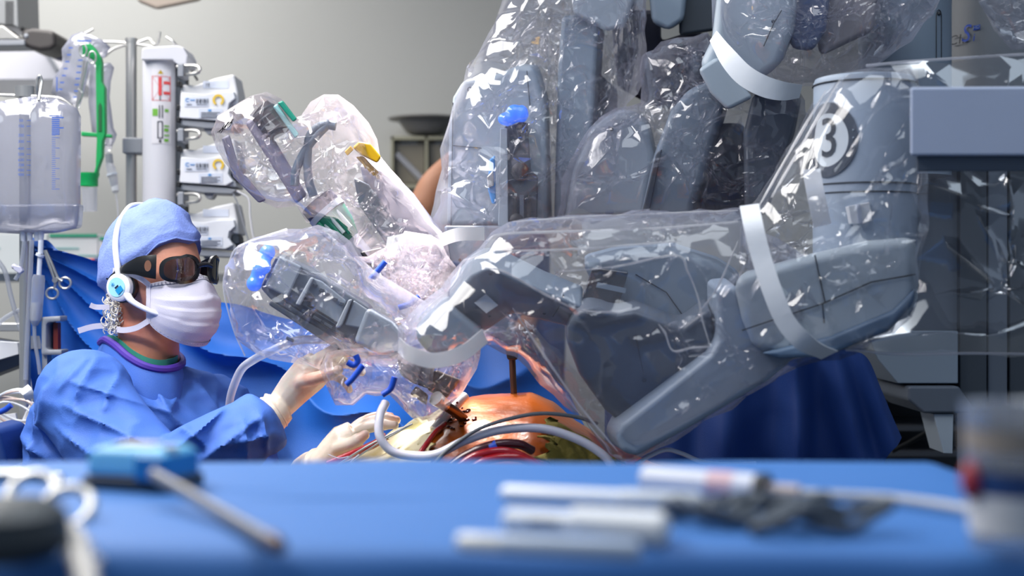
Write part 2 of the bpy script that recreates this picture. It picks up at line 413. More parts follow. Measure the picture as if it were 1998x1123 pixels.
# front boom that points at the patient
fb = [(872, 591), (918, 538), (945, 522), (972, 525), (1060, 568), (1140, 600), (1112, 640), (1000, 612), (945, 650)]
b = oblique(fb, 2.22, 2.46, 2, -42, .14); b.build('boom', RG, arm, bevel=.010, seg=3)
b = oblique([(872, 591), (945, 650), (905, 690), (836, 690), (808, 655)], 2.25, 2.42, 0, -18); b.build('boom_wrist', RG, arm, bevel=.010, seg=3)
line([(1100, 574), (1090, 600), (1078, 618)], 2.30, .001).build('seam', SEAM, arm)
b = oblique([(925, 590), (948, 573), (972, 595), (949, 611)], 2.270, 2.276, 0, 0, .042); b.build('paper_tag', STRAP, arm)
for q in ((957, 533), (955, 615), (1062, 610)):
    b = MB(); ring_dots(b, *q, 2.222+.14*(q[1]-522)/128, .003); b.build('screw', SEAM, arm)
b = oblique([(1156, 522), (1226, 531), (1204, 606), (1137, 584)], 2.40, 2.43, 0, -4)
dwin = lab(b.build('dark_window', mat('dark_glass', (28, 26, 28), .08, coat=1, col2=(96, 70, 56), c2scale=14, c2lo=.58, c2hi=.66), arm, bevel=.002), 'dark glossy window')  # brown patches in the glass colour stand for its reflections
b = oblique([(1166, 550), (1222, 562), (1220, 572), (1163, 560)], 2.394, 2.397, 0, 0); b.build('window_bar', mat('window_bar', (120, 134, 150), .4), dwin)

# ---- cover of the near arm
cov = thing('arm_drape', 'clear plastic sleeve over the badge arm, tied with a white strap', 'plastic drape', (.45, 2.3, .5))
def tilt3(x, z):       # the cover rests closer to the camera at the right end
    return 0.0
o1 = [(776, 640), (800, 612), (862, 560), (905, 505), (960, 452), (1035, 424), (1130, 419), (1300, 412), (1448, 404), (1480, 450), (1600, 520), (1640, 690), (1560, 715), (1400, 810), (1250, 892), (1215, 900), (1160, 850), (1080, 770), (1005, 695), (950, 672), (880, 698), (820, 705), (778, 688)]
f1 = [(1035, 428, 1440, 412, .016), (965, 470, 1440, 440, .02), (975, 492, 1300, 470, .015), (905, 512, 960, 500, .012), (948, 515, 1060, 570, .022), (1060, 570, 1140, 612, .02), (1140, 612, 1230, 600, .015),
      (1090, 530, 1320, 498, .012), (1320, 498, 1362, 580, .014), (1362, 580, 1386, 676, .012), (1386, 676, 1313, 684, .012), (1313, 684, 1285, 632, .012), (1440, 480, 1360, 620, .018), (1236, 530, 1238, 610, .012),
      (985, 600, 1100, 760, .016), (1010, 650, 1130, 800, .014), (1000, 590, 1180, 800, .014), (1220, 840, 1400, 720, .012), (1130, 800, 1215, 892, .012), (800, 640, 945, 655, .01), (1480, 470, 1600, 680, .016)]
crumple_bag('sleeve', o1, 2.33, .17, FILM, cov, sp=.024, amp=.0045, seed=3, ncrease=24, ridge_w=.0075, folds=f1, Rr=.10)
o2 = [(1446, 404), (1475, 395), (1520, 330), (1575, 235), (1600, 180), (1640, 142), (1700, 132), (1790, 138), (1792, 560), (1770, 640), (1640, 702), (1540, 700), (1490, 640), (1455, 520)]
f2 = [(1630, 150, 1490, 440, .014), (1612, 190, 1470, 410, .018), (1690, 160, 1560, 430, .012), (1720, 170, 1620, 300, .01), (1700, 520, 1560, 480, .014), (1640, 480, 1530, 520, .014), (1470, 450, 1440, 560, .014), (1690, 380, 1690, 560, .008)]
crumple_bag('shoulder_sleeve', o2, 2.28, .13, FILM2, cov, sp=.030, amp=.009, seed=41, ncrease=18, folds=f2, Rr=.035)
pth = catmull([P(1462, 400, 2.13), P(1470, 440, 2.10), P(1485, 500, 2.09), P(1508, 570, 2.08), P(1535, 630, 2.08), P(1575, 672, 2.09), P(1618, 692, 2.14)], 5)
b = MB(); b.ribbon(pth, 38/FPX*2.1, (1, 0, .25), .0015); lab(b.build('strap', STRAP, cov), 'white fabric strap')
pth = catmull([P(1583, 330, 2.19), P(1592, 380, 2.17), P(1605, 440, 2.17)], 5)
b = MB(); b.ribbon(pth, 36/FPX*2.1, (1, 0, .1), .0012); lab(b.build('strap', STRAP, cov), 'white fabric strap')
pth = catmull([P(778, 672, 2.20), P(800, 690, 2.14), P(845, 703, 2.13), P(900, 690, 2.13), P(946, 655, 2.17)], 6)
b = MB(); b.ribbon(pth, 30/FPX*2.15, (0, .2, 1), .0015); lab(b.build('elastic_rim', film('milky_rim', haze=.75, hazecol=(235, 236, 240), bump=.15), cov), 'milky elastic rim')
GLINT = film('glint_film', haze=.38, hazecol=(250, 250, 252), ior=1.8, rough=.12)  # pale film for thin tubes added to draw bright streaks on the sleeve
for pts, Y in (([(1000, 432), (1130, 424), (1300, 416), (1440, 410)], 2.26), ([(950, 470), (985, 456), (1150, 450), (1300, 444), (1440, 432)], 2.185), ([(960, 489), (1100, 487), (1230, 478), (1330, 470)], 2.163),
               ([(945, 522), (985, 530), (1060, 572), (1130, 604), (1200, 608), (1232, 600)], 2.152), ([(1090, 530), (1200, 520), (1318, 498), (1342, 530), (1362, 580), (1370, 622), (1386, 676)], 2.152), ([(1386, 676), (1350, 678), (1313, 684), (1298, 650), (1285, 632)], 2.152),
               ([(1440, 470), (1400, 560), (1362, 612)], 2.158), ([(1000, 600), (1060, 690), (1130, 790), (1205, 880)], 2.17), ([(1640, 152), (1575, 265), (1505, 385)], 2.15), ([(1612, 175), (1550, 280), (1482, 400)], 2.17)):
    b = MB(); n_ = len(pts)*6-5; b.tube(catmull([P(x, y, Y) for x, y in pts], 6), [.0006, .0015, .0019, .0012, .0018, .0006], 6); b.build('glint_streak', GLINT, cov)
# ---- horizontal beam close to the camera, cart tower, column and base
beam = thing('support_beam', 'thick horizontal grey beam sticking in from the right edge', 'robot beam', (.75, 1.95, 1.2))
b = oblique([(1776, 170), (2150, 168), (2150, 304), (1776, 304)], 1.92, 2.02, 3, 0); b.build('beam', mat('beam_grey', (168, 178, 200), .4), beam, bevel=.004)
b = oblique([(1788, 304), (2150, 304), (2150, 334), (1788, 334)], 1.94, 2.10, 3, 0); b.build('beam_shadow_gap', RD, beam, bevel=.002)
cart = thing('robot_cart', 'grey robot cart column and tower behind the arms at right', 'robot cart', (.95, 3.1, 0))
def zb(py, Y): return P(0, py, Y).z
# tower with lettering
tx = P(1935, 100, 3.15); tr = 82/FPX*3.15
b = MB(); b.lathe([(tr, zb(255, 3.15)), (tr, zb(-260, 3.15))], (tx.x, tx.y, 0), (0, 0, 1), 48); b.build('tower', mat('tower_grey', (128, 132, 138), .5), cart)
def ontower(px, py, dx, dy, off=.002):
    u = (px-999)/FPX + dx/3.1; Y = 3.1
    for _ in range(12):
        s = max(-.97, min(.97, (u*Y - tx.x)/tr)); Y = .5*Y + .5*(tx.y - tr*math.sqrt(1-s*s))
    a = math.asin(s)
    return Vector((tx.x + (tr+off)*math.sin(a), tx.y - (tr+off)*math.cos(a), zb(py, Y) + dy))
def slant(t): return t
INK = mat('tower_ink', (24, 30, 44), .5); INKB = mat('tower_blue_ink', (20, 76, 190), .45)
text_mb('CI.', lambda x, y: ontower(1871, 79, x+y*.12, y+x*.2, .007), size=.030).build('lettering', INK, cart)
text_mb('S', lambda x, y: ontower(1888, 67, x+y*.25, y*1.3+x*.1, .004), size=.042).build('lettering', INKB, cart)
text_mb('i', lambda x, y: ontower(1902, 74, x+y*.15, y+x*.1, .004), size=.024).build('lettering', INKB, cart)
b = MB(); b.add([ontower(1900, 60, 0, 0, .003), ontower(1913, 57, 0, 0, .003), ontower(1913, 48, 0, 0, .003), ontower(1900, 51, 0, 0, .003)], [(0, 1, 2, 3)]); lp = b.build('logo_plate', INKB, cart)
text_mb('HD', lambda x, y: ontower(1906.5, 54, x, y+x*.2, .005), size=.010).build('lettering', RL, lp)
# light upright cylinder left of the tower
c2 = P(1765, 100, 2.95); r2 = 88/FPX*2.95
b = MB(); b.lathe([(r2, zb(345, 2.95)), (r2, zb(12, 2.95)), (r2*1.005, zb(10, 2.95)), (r2*1.005, zb(-250, 2.95))], (c2.x, c2.y, 0), (0, 0, 1), 56); b.build('upright_cylinder', RG, cart)
def onc2(px, py, off=.001):
    x = (px-999)/FPX*2.87; a = math.asin(max(-.98, min(.98, (x-c2.x)/r2))); return Vector((c2.x+(r2+off)*math.sin(a), c2.y-(r2+off)*math.cos(a), zb(py, 2.87)))
b = MB(); b.tube([onc2(x, y) for x, y in ((1825, 115), (1825, 30), (1827, 22), (1831, 19), (1835, 22), (1837, 30), (1837, 115))], .0008, 6); b.build('slot_outline', SEAM, cart)
b = MB(); b.ball(onc2(1831, 27), .004, 10, 8); b.build('screw', SEAM, cart)
# column panels
for poly, m, y0, y1 in (([(1785, 255), (2100, 255), (2100, 330), (1785, 330)], RK, 3.02, 3.3),
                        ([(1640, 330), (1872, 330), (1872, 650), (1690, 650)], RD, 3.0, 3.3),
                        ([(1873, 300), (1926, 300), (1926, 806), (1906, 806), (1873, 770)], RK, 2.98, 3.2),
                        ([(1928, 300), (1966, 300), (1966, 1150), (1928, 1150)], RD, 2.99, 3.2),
                        ([(1970, 300), (2150, 300), (2150, 1150), (1970, 1150)], RK, 3.0, 3.2)):
    b = MB(); b.ppx(poly, y0, y1); b.build('column_panel', m, cart, bevel=.003)
b = MB(); b.ppx([(1690, 645), (1870, 645), (1870, 748), (1752, 748), (1712, 700)], 2.96, 3.2); b.build('base_block', RG, cart, bevel=.003)
b = MB(); b.ppx([(1772, 753), (1872, 753), (1906, 806), (1802, 806), (1772, 780)], 2.94, 3.2); b.build('base_block', RD, cart, bevel=.006)
b = MB(); b.ppx([(1821, 807), (1861, 807), (1859, 885), (1841, 884)], 2.95, 3.05); b.build('foot_bracket', RL, cart, bevel=.002)
b = MB(); b.box(P(1990, 1400, 3.2) + Vector((0, .1, 0)), (.9, .6, .25)); b.v = [Vector((v.x, v.y, max(0, v.z))) for v in b.v]; b.build('cart_foot', RK, cart)
sh = thing('hanging_sheet', 'wide clear plastic sheet hanging from the beam at right edge', 'plastic drape', (.8, 2.15, .6))
o = [(1690, 128), (1800, 118), (2060, 102), (2060, 690), (1900, 688), (1760, 690), (1650, 680), (1700, 640), (1788, 560), (1788, 250)]
fs = [(1880, 380, 1960, 560, .01), (1840, 480, 1990, 600, .012), (1850, 580, 2050, 570, .012), (1690, 660, 1990, 640, .012), (1950, 200, 1960, 560, .008), (1800, 360, 1960, 430, .008)]
crumple_bag('sheet', o, 2.17, .02, FILM2, sh, sp=.045, amp=.006, seed=31, ncrease=6, folds=fs, layers=1)
b = MB(); b.tube(catmull([P(1650, 682, 2.17), P(1760, 691, 2.17), P(1900, 689, 2.17), P(2060, 691, 2.17)], 5), .002, 6); b.build('hem', film('hem_film', haze=.3), sh)
b = MB(); b.tube(catmull([P(1690, 128, 2.17), P(1800, 118, 2.17), P(2060, 102, 2.17)], 5), .002, 6); b.build('hem', film('hem_film', haze=.3), sh)
sh2 = thing('loose_film', 'crumpled clear film in the top right corner over the tower', 'plastic drape', P(1960, 60, 2.9))
crumple_bag('film', [(1905, -20), (2050, -20), (2050, 100), (1975, 98), (1940, 60)], 2.9, .05, FILM, sh2, sp=.03, amp=.008, seed=12, ncrease=9)

# ---- arm in the centre background: instrument carriage with a blue lamp
a2 = thing('robot_manipulator', 'grey robot arm in the centre with glowing blue lamp and dark rail', 'robot arm', (-.02, 2.95, 1.0))
b = oblique([(872, 440), (876, 260), (884, 190), (905, 155), (960, 148), (1010, 128), (1042, 130), (1062, 200), (1068, 440)], 2.95, 3.15, 10, -4); b.build('carriage', RL, a2, bevel=.012, seg=3)
for l in ([(884, 284), (940, 289)], [(1028, 138), (1034, 205)], [(884, 200), (880, 440)]): line(l, 2.947, .001).build('seam', SEAM, a2)
b = MB(); ring_dots(b, 917, 175, 2.947, .006); b.build('screw', SEAM, a2)
b = MB(); b.ball(P(917, 175, 2.944), .0032, 8, 6); b.build('screw', RL, a2)
b = oblique([(984, 246), (1030, 238), (1036, 330), (1050, 345), (1048, 440), (990, 445)], 2.87, 2.95, 0, 0); b.build('rail', RK, a2, bevel=.004)
b = oblique([(976, 250), (990, 250), (992, 445), (972, 440)], 2.86, 2.95, 0, 0); b.build('rail_edge', RL, a2, bevel=.002)
for q, rr in (((1018, 250), .012), ((1015, 335), .018), ((1008, 430), .014)):
    b = MB(); b.lathe([(rr, 0), (rr, -.012), (rr*.6, -.016)], P(*q, 2.87), (0, 1, 0), 18); b.build('rail_knob', RB, a2)
for k in range(3):
    b = MB(); b.ppx([(1000+k*14, 380), (1008+k*14, 380), (1008+k*14, 440), (1000+k*14, 440)], 2.86, 2.87); b.build('rail_slot', RD if k % 2 else RB, a2)
b = MB(); 
b.ball(P(990, 232, 2.86), (.020, .016, .014)); b.ball(P(1004, 219, 2.86), (.018, .016, .016)); b.ball(P(1018, 222, 2.86), (.014, .016, .018)); b.tube([P(985, 236, 2.86), P(1026, 218, 2.86)], .013, 12)
b = mesh_mb(remeshed(b, .003, 2)); lab(b.build('lamp', BLUEGLOW, a2), 'glowing blue lamp')
b = oblique([(954, 312), (966, 302), (968, 398), (960, 398), (952, 370)], 2.86, 2.9, 0, 0); lab(b.build('release_lever', BLUEP, a2, bevel=.004), 'blue release lever')
b = oblique([(950, 345), (962, 332), (964, 362), (952, 366)], 2.85, 2.88, 0, 0); b.build('lever_pad', STEEL, a2, bevel=.002)
# upright link beside it
b = oblique([(1096, 30), (1172, 30), (1166, 80), (1152, 330), (1100, 440), (1080, 440), (1088, 140)], 3.0, 3.18, 12, 4); b.build('upright_link', RG, a2, bevel=.014, seg=3)
b = oblique([(1112, -60), (1260, -60), (1220, 54), (1185, 62), (1118, 30)], 2.98, 3.2, 6, 0); b.build('top_cover', RL, a2, bevel=.012)
b = oblique([(1155, 130), (1205, 175), (1205, 420), (1150, 440)], 3.1, 3.25, 0, 0); b.build('rear_link', RK, a2, bevel=.01)
b = oblique([(866, 440), (872, 478), (880, 540), (960, 505), (990, 440)], 2.82, 3.0, 4, 0); b.build('wrist_plate', RG, a2, bevel=.006)
for q in ((874, 506), (897, 507)):
    b = MB(); ring_dots(b, *q, 2.815, .003); b.build('screw', SEAM, a2)
cv = thing('arm_drape', 'tall crumpled clear sleeve around the blue-lamp arm', 'plastic drape', (-.05, 2.9, .95))
o = [(838, 430), (850, 372), (862, 330), (858, 290), (880, 220), (905, 160), (948, 80), (975, 20), (990, -40), (1130, -60), (1262, -40), (1262, 90), (1255, 160), (1225, 200), (1205, 260), (1140, 320), (1100, 440), (1040, 450), (960, 540), (900, 560), (860, 540), (845, 490)]
fs = [(990, 0, 900, 170, .02), (1070, 20, 1060, 190, .02), (1110, 30, 1090, 170, .02), (1205, -20, 1212, 210, .03), (1222, -20, 1222, 200, .02), (1015, 50, 1000, 130, .02), (900, 170, 868, 330, .014), (930, 180, 960, 240, .014), (1060, 200, 1000, 320, .016), (1120, 300, 1020, 400, .02), (1140, 330, 1050, 380, .02), (880, 330, 960, 360, .012), (870, 380, 940, 420, .012), (1040, 260, 1060, 360, .015)]
crumple_bag('sleeve', o, 2.93, .17, FILM, cv, sp=.026, amp=.016, seed=5, ncrease=49, folds=fs, Rr=.10)
b = MB(); b.ribbon(catmull([P(856, 470, 2.70), P(895, 457, 2.68), P(945, 456, 2.70)], 5), 26/FPX*2.7, (0, 0, 1), .0015); lab(b.build('strap', STRAP, cv), 'white fabric strap')

# ---- second background arm
a3 = thing('robot_manipulator', 'grey robot arm with two crossing links in the upper middle', 'robot arm', (.3, 2.95, 1.0))
b = oblique([(1100, 430), (1118, 330), (1150, 255), (1190, 222), (1225, 218), (1262, 240), (1276, 300), (1260, 420)], 2.86, 3.0, 6, -6); b.build('round_link', RL, a3, bevel=.014, seg=3)
b = MB(); ring_dots(b, 1193, 252, 2.857, .004); b.build('screw', SEAM, a3)
b = oblique([(1248, 425), (1276, 300), (1308, 215), (1345, 172), (1385, 160), (1418, 185), (1405, 235), (1352, 400), (1350, 425)], 2.80, 2.95, 10, -4); b.build('diagonal_link', RG, a3, bevel=.014, seg=3)
b = oblique([(1350, 430), (1402, 240), (1440, 240), (1470, 300), (1465, 430)], 2.9, 3.05, 10, 0); b.build('rear_link', RD, a3, bevel=.012, seg=3)
b = oblique([(1265, 425), (1250, 425), (1280, 300), (1292, 290)], 2.78, 2.84, 0, 0); b.build('dark_gap', RK, a3, bevel=.003)
b = oblique([(1262, -50), (1345, -50), (1335, 40), (1305, 60), (1272, 45)], 2.95, 3.15, 0, 0); b.build('upper_motor', RG, a3, bevel=.012)
b = oblique([(1325, -50), (1395, -50), (1395, 60), (1325, 70)], 3.0, 3.2, 0, 0); b.build('upper_block', RK, a3, bevel=.008)
b = oblique([(1190, 20), (1290, 20), (1290, 80), (1350, 60), (1390, 70), (1380, 165), (1310, 215), (1260, 200), (1205, 170)], 3.22, 3.30, 0, 0); b.build('dark_gap_filler', mat('gap_shade_violet', (76, 76, 92), .5), a3, bevel=.01)  # dark sheet behind the arms standing in for shaded gaps
cv = thing('arm_drape', 'crumpled clear sleeve around the two crossing grey links', 'plastic drape', (.3, 2.85, 1.1))
o = [(1085, 430), (1105, 330), (1150, 250), (1200, 212), (1250, 200), (1252, 110), (1290, 80), (1380, 62), (1400, 100), (1480, 160), (1560, 180), (1580, 250), (1520, 330), (1475, 430)]
fs = [(1254, 110, 1285, 280, .025), (1285, 280, 1340, 330, .015), (1300, 100, 1385, 140, .02), (1310, 130, 1400, 150, .02), (1410, 190, 1340, 290, .015), (1405, 240, 1260, 290, .015), (1440, 160, 1430, 300, .02), (1470, 170, 1450, 320, .02), (1120, 360, 1190, 310, .014), (1130, 400, 1270, 330, .014), (1300, 330, 1350, 420, .012), (1210, 225, 1190, 330, .016), (1240, 360, 1230, 425, .012)]
crumple_bag('sleeve', o, 2.84, .13, FILM, cv, sp=.024, amp=.015, seed=6, ncrease=36, folds=fs, Rr=.09)

# ---- third background arm: the round head with a strap
a4 = thing('robot_manipulator', 'pale rounded robot arm head at top right with a white strap', 'robot arm', (.45, 2.7, 1.3))
b = oblique([(1362, 132), (1388, 78), (1402, -40), (1560, -40), (1548, 60), (1520, 130), (1462, 170), (1420, 180)], 2.62, 2.82, 6, -6); b.build('head_cover', RL, a4, bevel=.018, seg=4)
b = oblique([(1555, -40), (1625, -40), (1612, 60), (1585, 100), (1545, 95), (1535, 60)], 2.68, 2.85, 0, 0); b.build('head_gap', mat('robot_navy', (58, 76, 112), .45), a4, bevel=.01)
b = oblique([(1600, -40), (1712, -40), (1705, 60), (1600, 110), (1590, 60)], 2.72, 2.9, 0, 0); b.build('motor_block', mat('robot_warm_grey', (132, 128, 132), .5), a4, bevel=.012)
b = oblique([(1362, 135), (1400, 110), (1470, 190), (1420, 215), (1385, 180)], 2.60, 2.7, 0, 0); b.build('head_flap', RL, a4, bevel=.008)
b = oblique([(1470, 180), (1560, 185), (1545, 260), (1490, 420), (1452, 420), (1450, 260)], 2.78, 2.92, 6, 0); b.build('neck_link', RD, a4, bevel=.012)
line([(1490, 90), (1510, 45), (1525, 20)], 2.615, .0012).build('seam', SEAM, a4)
b = MB(); ring_dots(b, 1508, 42, 2.615, .003); b.build('screw', SEAM, a4)
cv = thing('arm_drape', 'big clear plastic hood over the rounded head at top right', 'plastic drape', (.45, 2.65, 1.4))
o = [(1392, 60), (1388, 0), (1400, -50), (1830, -50), (1820, 30), (1780, 80), (1710, 130), (1640, 155), (1560, 165), (1480, 178), (1430, 150), (1398, 95)]
fs = [(1640, 0, 1590, 100, .02), (1590, 100, 1560, 160, .016), (1810, 0, 1700, 125, .02), (1760, 20, 1600, 130, .02), (1480, 40, 1550, 85, .02), (1550, 85, 1620, 20, .015), (1400, 40, 1440, 130, .014), (1700, 60, 1740, 110, .014)]
crumple_bag('hood', o, 2.68, .16, FILM, cv, sp=.030, amp=.015, seed=7, ncrease=27, folds=fs, Rr=.10)
pth = catmull([P(1392, 70, 2.55), P(1415, 105, 2.50), P(1450, 145, 2.48), P(1490, 168, 2.48), P(1530, 178, 2.50), P(1562, 178, 2.56)], 6)
b = MB(); b.ribbon(pth, [(.016+.018*math.sin(PI*(i+3)/(len(pth)+6)))*1.1 for i in range(len(pth))], (.35, 0, 1), .0015); lab(b.build('strap', STRAP, cv), 'white fabric strap')

# ---- camera arm, upper left
a5 = thing('camera_arm', 'robot arm holding the endoscope camera with yellow clip and green adapter', 'robot arm', (-.3, 2.75, .95))
LIL = mat('robot_lilac', (150, 150, 168), .4)
def pr(poly, y0, y1, m, name, bev=.006, dx=0, dy=0): return oblique(poly, y0, y1, dx, dy).build(name, m, a5, bevel=bev, seg=3)
pr([(700, 318), (745, 330), (800, 385), (872, 482), (880, 520), (842, 560), (800, 530), (720, 400)], 2.78, 2.92, LIL, 'beam', .012, 8, -8)
pr([(690, 345), (720, 360), (830, 510), (800, 540), (700, 400)], 2.76, 2.80, RD, 'beam_side', .006)
b = MB(); b.tube([P(508, 213, 2.72), P(525, 228, 2.72), P(546, 262, 2.72)], [.022, .024, .022], 20); b.build('camera_head', mat('camera_brown', (62, 56, 62), .45), a5)
for k in range(4):
    t = k/3; b = MB(); c0 = P(514+26*t, 219+34*t, 2.72); d = (P(546, 262, 2.72)-P(515, 220, 2.72)).normalized(); b.lathe([(.0245, -.003), (.026, 0), (.0245, .003)], c0, d, 20); b.build('grip_ring', RK, a5)
pr([(541, 200), (552, 196), (580, 232), (572, 238)], 2.66, 2.72, mat('teal_green', (30, 140, 118), .4), 'label_stripe', .003)
pr([(532, 208), (541, 202), (568, 240), (584, 262), (576, 270)], 2.67, 2.73, mat('pale_teal', (150, 205, 208), .45), 'label_stripe', .003)
pr([(478, 240), (506, 222), (600, 380), (578, 398)], 2.72, 2.79, mat('grey_violet', (120, 118, 140), .4), 'camera_stem', .006)
pr([(432, 270), (448, 262), (468, 330), (520, 390), (505, 396), (455, 345)], 2.70, 2.74, mat('grey_violet', (120, 118, 140), .4), 'side_rail', .004)
CAB = mat('cable_blue_grey', (84, 100, 118), .45)
for pts in ([(612, 382), (602, 350), (600, 300), (606, 262), (630, 244), (655, 246)], [(575, 362), (578, 330), (598, 290), (620, 262), (645, 238)]):
    b = MB(); b.tube(catmull([P(x, y, 2.70) for x, y in pts], 6), .0085, 12); b.build('cable', CAB, a5)
b = MB(); d = (P(685, 455, 2.70)-P(600, 370, 2.70)).normalized()
b.tube([P(618, 392, 2.72), P(640, 418, 2.72)], .036, 28); b.build('coupler', mat('coupler_dark', (58, 58, 74), .4), a5)
b = MB(); b.tube([P(634, 410, 2.72), P(642, 419, 2.72)], .0385, 28); b.build('coupler_ring', RL, a5)
GRN = mat('adapter_green', (22, 112, 88), .4)
b = MB(); b.tube([P(642, 420, 2.72), P(662, 444, 2.72), P(684, 468, 2.72)], [.037, .033, .02], 24); adp = b.build('adapter', GRN, a5)
ax = (P(684, 468, 2.72)-P(642, 420, 2.72)).normalized(); sd = Vector((ax.z, 0, -ax.x))
for k in (-.9, -.1, .7):
    c0 = P(660, 441, 2.72) + sd*.020*k + Vector((0, -.032+abs(k)*.006, 0)); b = MB(); b.tube([c0-ax*.022, c0+ax*.020], .0045, 8); b.build('adapter_slot', mat('slot_pale', (178, 196, 196), .4), adp)
    c1 = P(660, 441, 2.72) + sd*.020*(k+.4) + Vector((0, -.031, 0)); b = MB(); b.tube([c1-ax*.026, c1+ax*.028], .004, 8); b.build('adapter_rib', GRN, adp)
b = MB(); b.tube([P(684, 468, 2.72), P(715, 500, 2.72), P(740, 528, 2.72)], [.02, .017, .012], 20); b.build('endoscope', mat('clear_grey', (190, 194, 204), .2, coat=.6), a5)
pr([(702, 492), (745, 482), (752, 500), (722, 522)], 2.68, 2.74, RB, 'clamp', .004)
YEL = mat('yellow_clip', (226, 176, 12), .35)
pr([(688, 288), (700, 276), (722, 280), (744, 306), (736, 318), (704, 302)], 2.66, 2.72, YEL, 'clip', .004)
pr([(694, 306), (708, 304), (740, 336), (730, 344)], 2.67, 2.71, mat('yellow_clip_dark', (176, 136, 30), .4), 'clip', .003)
pr([(672, 296), (684, 284), (690, 292), (678, 304)], 2.66, 2.69, YEL, 'clip', .002)
for k in range(4):
    b = MB(); b.ppx([(706+k*8, 318+k*7), (710+k*8, 316+k*7), (716+k*8, 326+k*7), (712+k*8, 328+k*7)], 2.655, 2.67); b.build('clip_rib', mat('yellow_clip_dark', (176, 136, 30), .4), a5)
pr([(760, 500), (800, 470), (838, 520), (850, 590), (800, 600)], 2.74, 2.86, RG, 'wrist', .01)
cv = thing('arm_drape', 'brightly lit two-lobed clear bag around the endoscope camera', 'plastic drape', (-.4, 2.72, .9))
o = [(412, 258), (424, 230), (462, 212), (500, 186), (520, 178), (548, 192), (574, 228), (588, 226), (606, 198), (632, 184), (660, 184), (690, 206), (720, 240), (736, 272), (742, 304), (782, 350), (820, 402), (862, 452), (878, 500), (862, 552), (820, 600), (760, 590), (720, 520), (668, 450), (636, 432), (598, 434), (580, 402), (540, 406), (500, 388), (462, 348), (440, 318)]
fs = [(500, 190, 440, 235, .014), (470, 225, 560, 360, .02), (510, 200, 580, 390, .02), (560, 260, 520, 300, .015), (440, 300, 500, 375, .014), (560, 300, 640, 270, .016), (600, 240, 690, 215, .016), (660, 200, 720, 300, .015), (700, 300, 850, 470, .025), (640, 300, 660, 400, .016), (680, 340, 740, 460, .02), (760, 400, 700, 480, .018), (800, 440, 760, 560, .018), (480, 300, 560, 340, .012), (580, 390, 640, 430, .012), (720, 420, 840, 520, .018)]
crumple_bag('bag', o, 2.74, .10, FILMH, cv, sp=.023, amp=.009, seed=9, ncrease=30, folds=fs, Rr=.06)
b = MB()
for k in range(9): b.tube([P(424+k*3.2, 258-k*2.4+((k*7) % 5)*1.6, 2.635), P(436+k*2.4, 249-k*1.6-((k*5) % 7)*.9, 2.632)], .0007, 5)
b.build('print_mark', RB, cv)
b = MB(); b.ppx([(756, 462), (788, 455), (786, 488), (752, 486)], 2.62, 2.622); b.build('tape_tab', STRAP, cv)

# ---- instrument arm, lower left, in front of the surgeon's hand
a6 = thing('instrument_carriage', 'dark grey instrument carriage tilted down towards the patient with blue lamp', 'robot arm', (-.3, 2.5, .9))
CG = mat('carriage_grey', (92, 100, 110), .45, var=.1, vscale=20); CG2 = mat('carriage_mid', (128, 138, 148), .42); CGL = mat('carriage_light', (146, 154, 162), .42)
def p6(poly, y0, y1, m, name, bev=.004, dx=0, dy=0): return oblique(poly, y0, y1, dx, dy).build(name, m, a6, bevel=bev, seg=2)
p6([(540, 498), (600, 522), (720, 598), (728, 614), (690, 676), (640, 652), (532, 588), (508, 562)], 2.48, 2.56, CG, 'carriage_body', .005, 5, -4)
p6([(528, 586), (640, 650), (700, 690), (694, 700), (630, 664), (524, 594)], 2.47, 2.55, RK, 'lower_rail', .003)
p6([(546, 498), (590, 520), (562, 580), (516, 558)], 2.465, 2.49, CG2, 'end_plate', .004)
p6([(606, 540), (614, 542), (586, 596), (576, 594), (580, 586)], 2.455, 2.50, CGL, 'tray_bracket', .003)
p6([(606, 540), (628, 548), (676, 586), (664, 640), (600, 602), (590, 594)], 2.475, 2.50, CG2, 'tray', .003)
p6([(680, 584), (688, 583), (668, 634), (660, 640), (654, 638)], 2.455, 2.50, CGL, 'tray_bracket', .003)
p6([(690, 585), (724, 608), (706, 640), (672, 634)], 2.46, 2.50, CG2, 'tray_cover', .003)
p6([(597, 576), (608, 570), (614, 580), (606, 590), (598, 588)], 2.468, 2.48, mat('drive_bronze', (92, 78, 70), .5), 'drive_disc', .002)
for k in range(5):
    p6([(612+k*13, 552+k*9), (620+k*13, 555+k*9), (617+k*13, 561+k*9), (609+k*13, 558+k*9)], 2.468, 2.48, RK, 'slot', .001)
for k in range(4):
    p6([(590+k*22, 602+k*13), (606+k*22, 611+k*13), (603+k*22, 616+k*13), (588+k*22, 607+k*13)], 2.462, 2.48, RK, 'slot', .001)
line([(540, 576), (640, 640), (690, 668)], 2.468, .002).build('rail_groove', RB, a6)
line([(600, 594), (664, 634)], 2.468, .002).build('rail_groove', RB, a6)
p6([(716, 600), (765, 628), (792, 660), (772, 700), (742, 692), (690, 668), (700, 640)], 2.44, 2.54, CG2, 'wrist_block', .008, 4, -4)
p6([(774, 690), (800, 690), (850, 705), (842, 760), (800, 745), (778, 718)], 2.43, 2.53, CG2, 'cannula_mount', .008)
b = MB(); b.lathe([(.019, 0), (.019, -.006), (.014, -.008)], P(800, 717, 2.43), (0, 1, 0), 24); b.build('mount_ring', CGL, a6)
p6([(812, 752), (836, 770), (832, 790), (800, 768)], 2.42, 2.47, RB, 'mount_clamp', .003)
p6([(848, 720), (900, 740), (870, 780), (832, 760)], 2.45, 2.53, mat('mount_bronze', (120, 112, 104), .4, .4), 'mount_arm', .006)
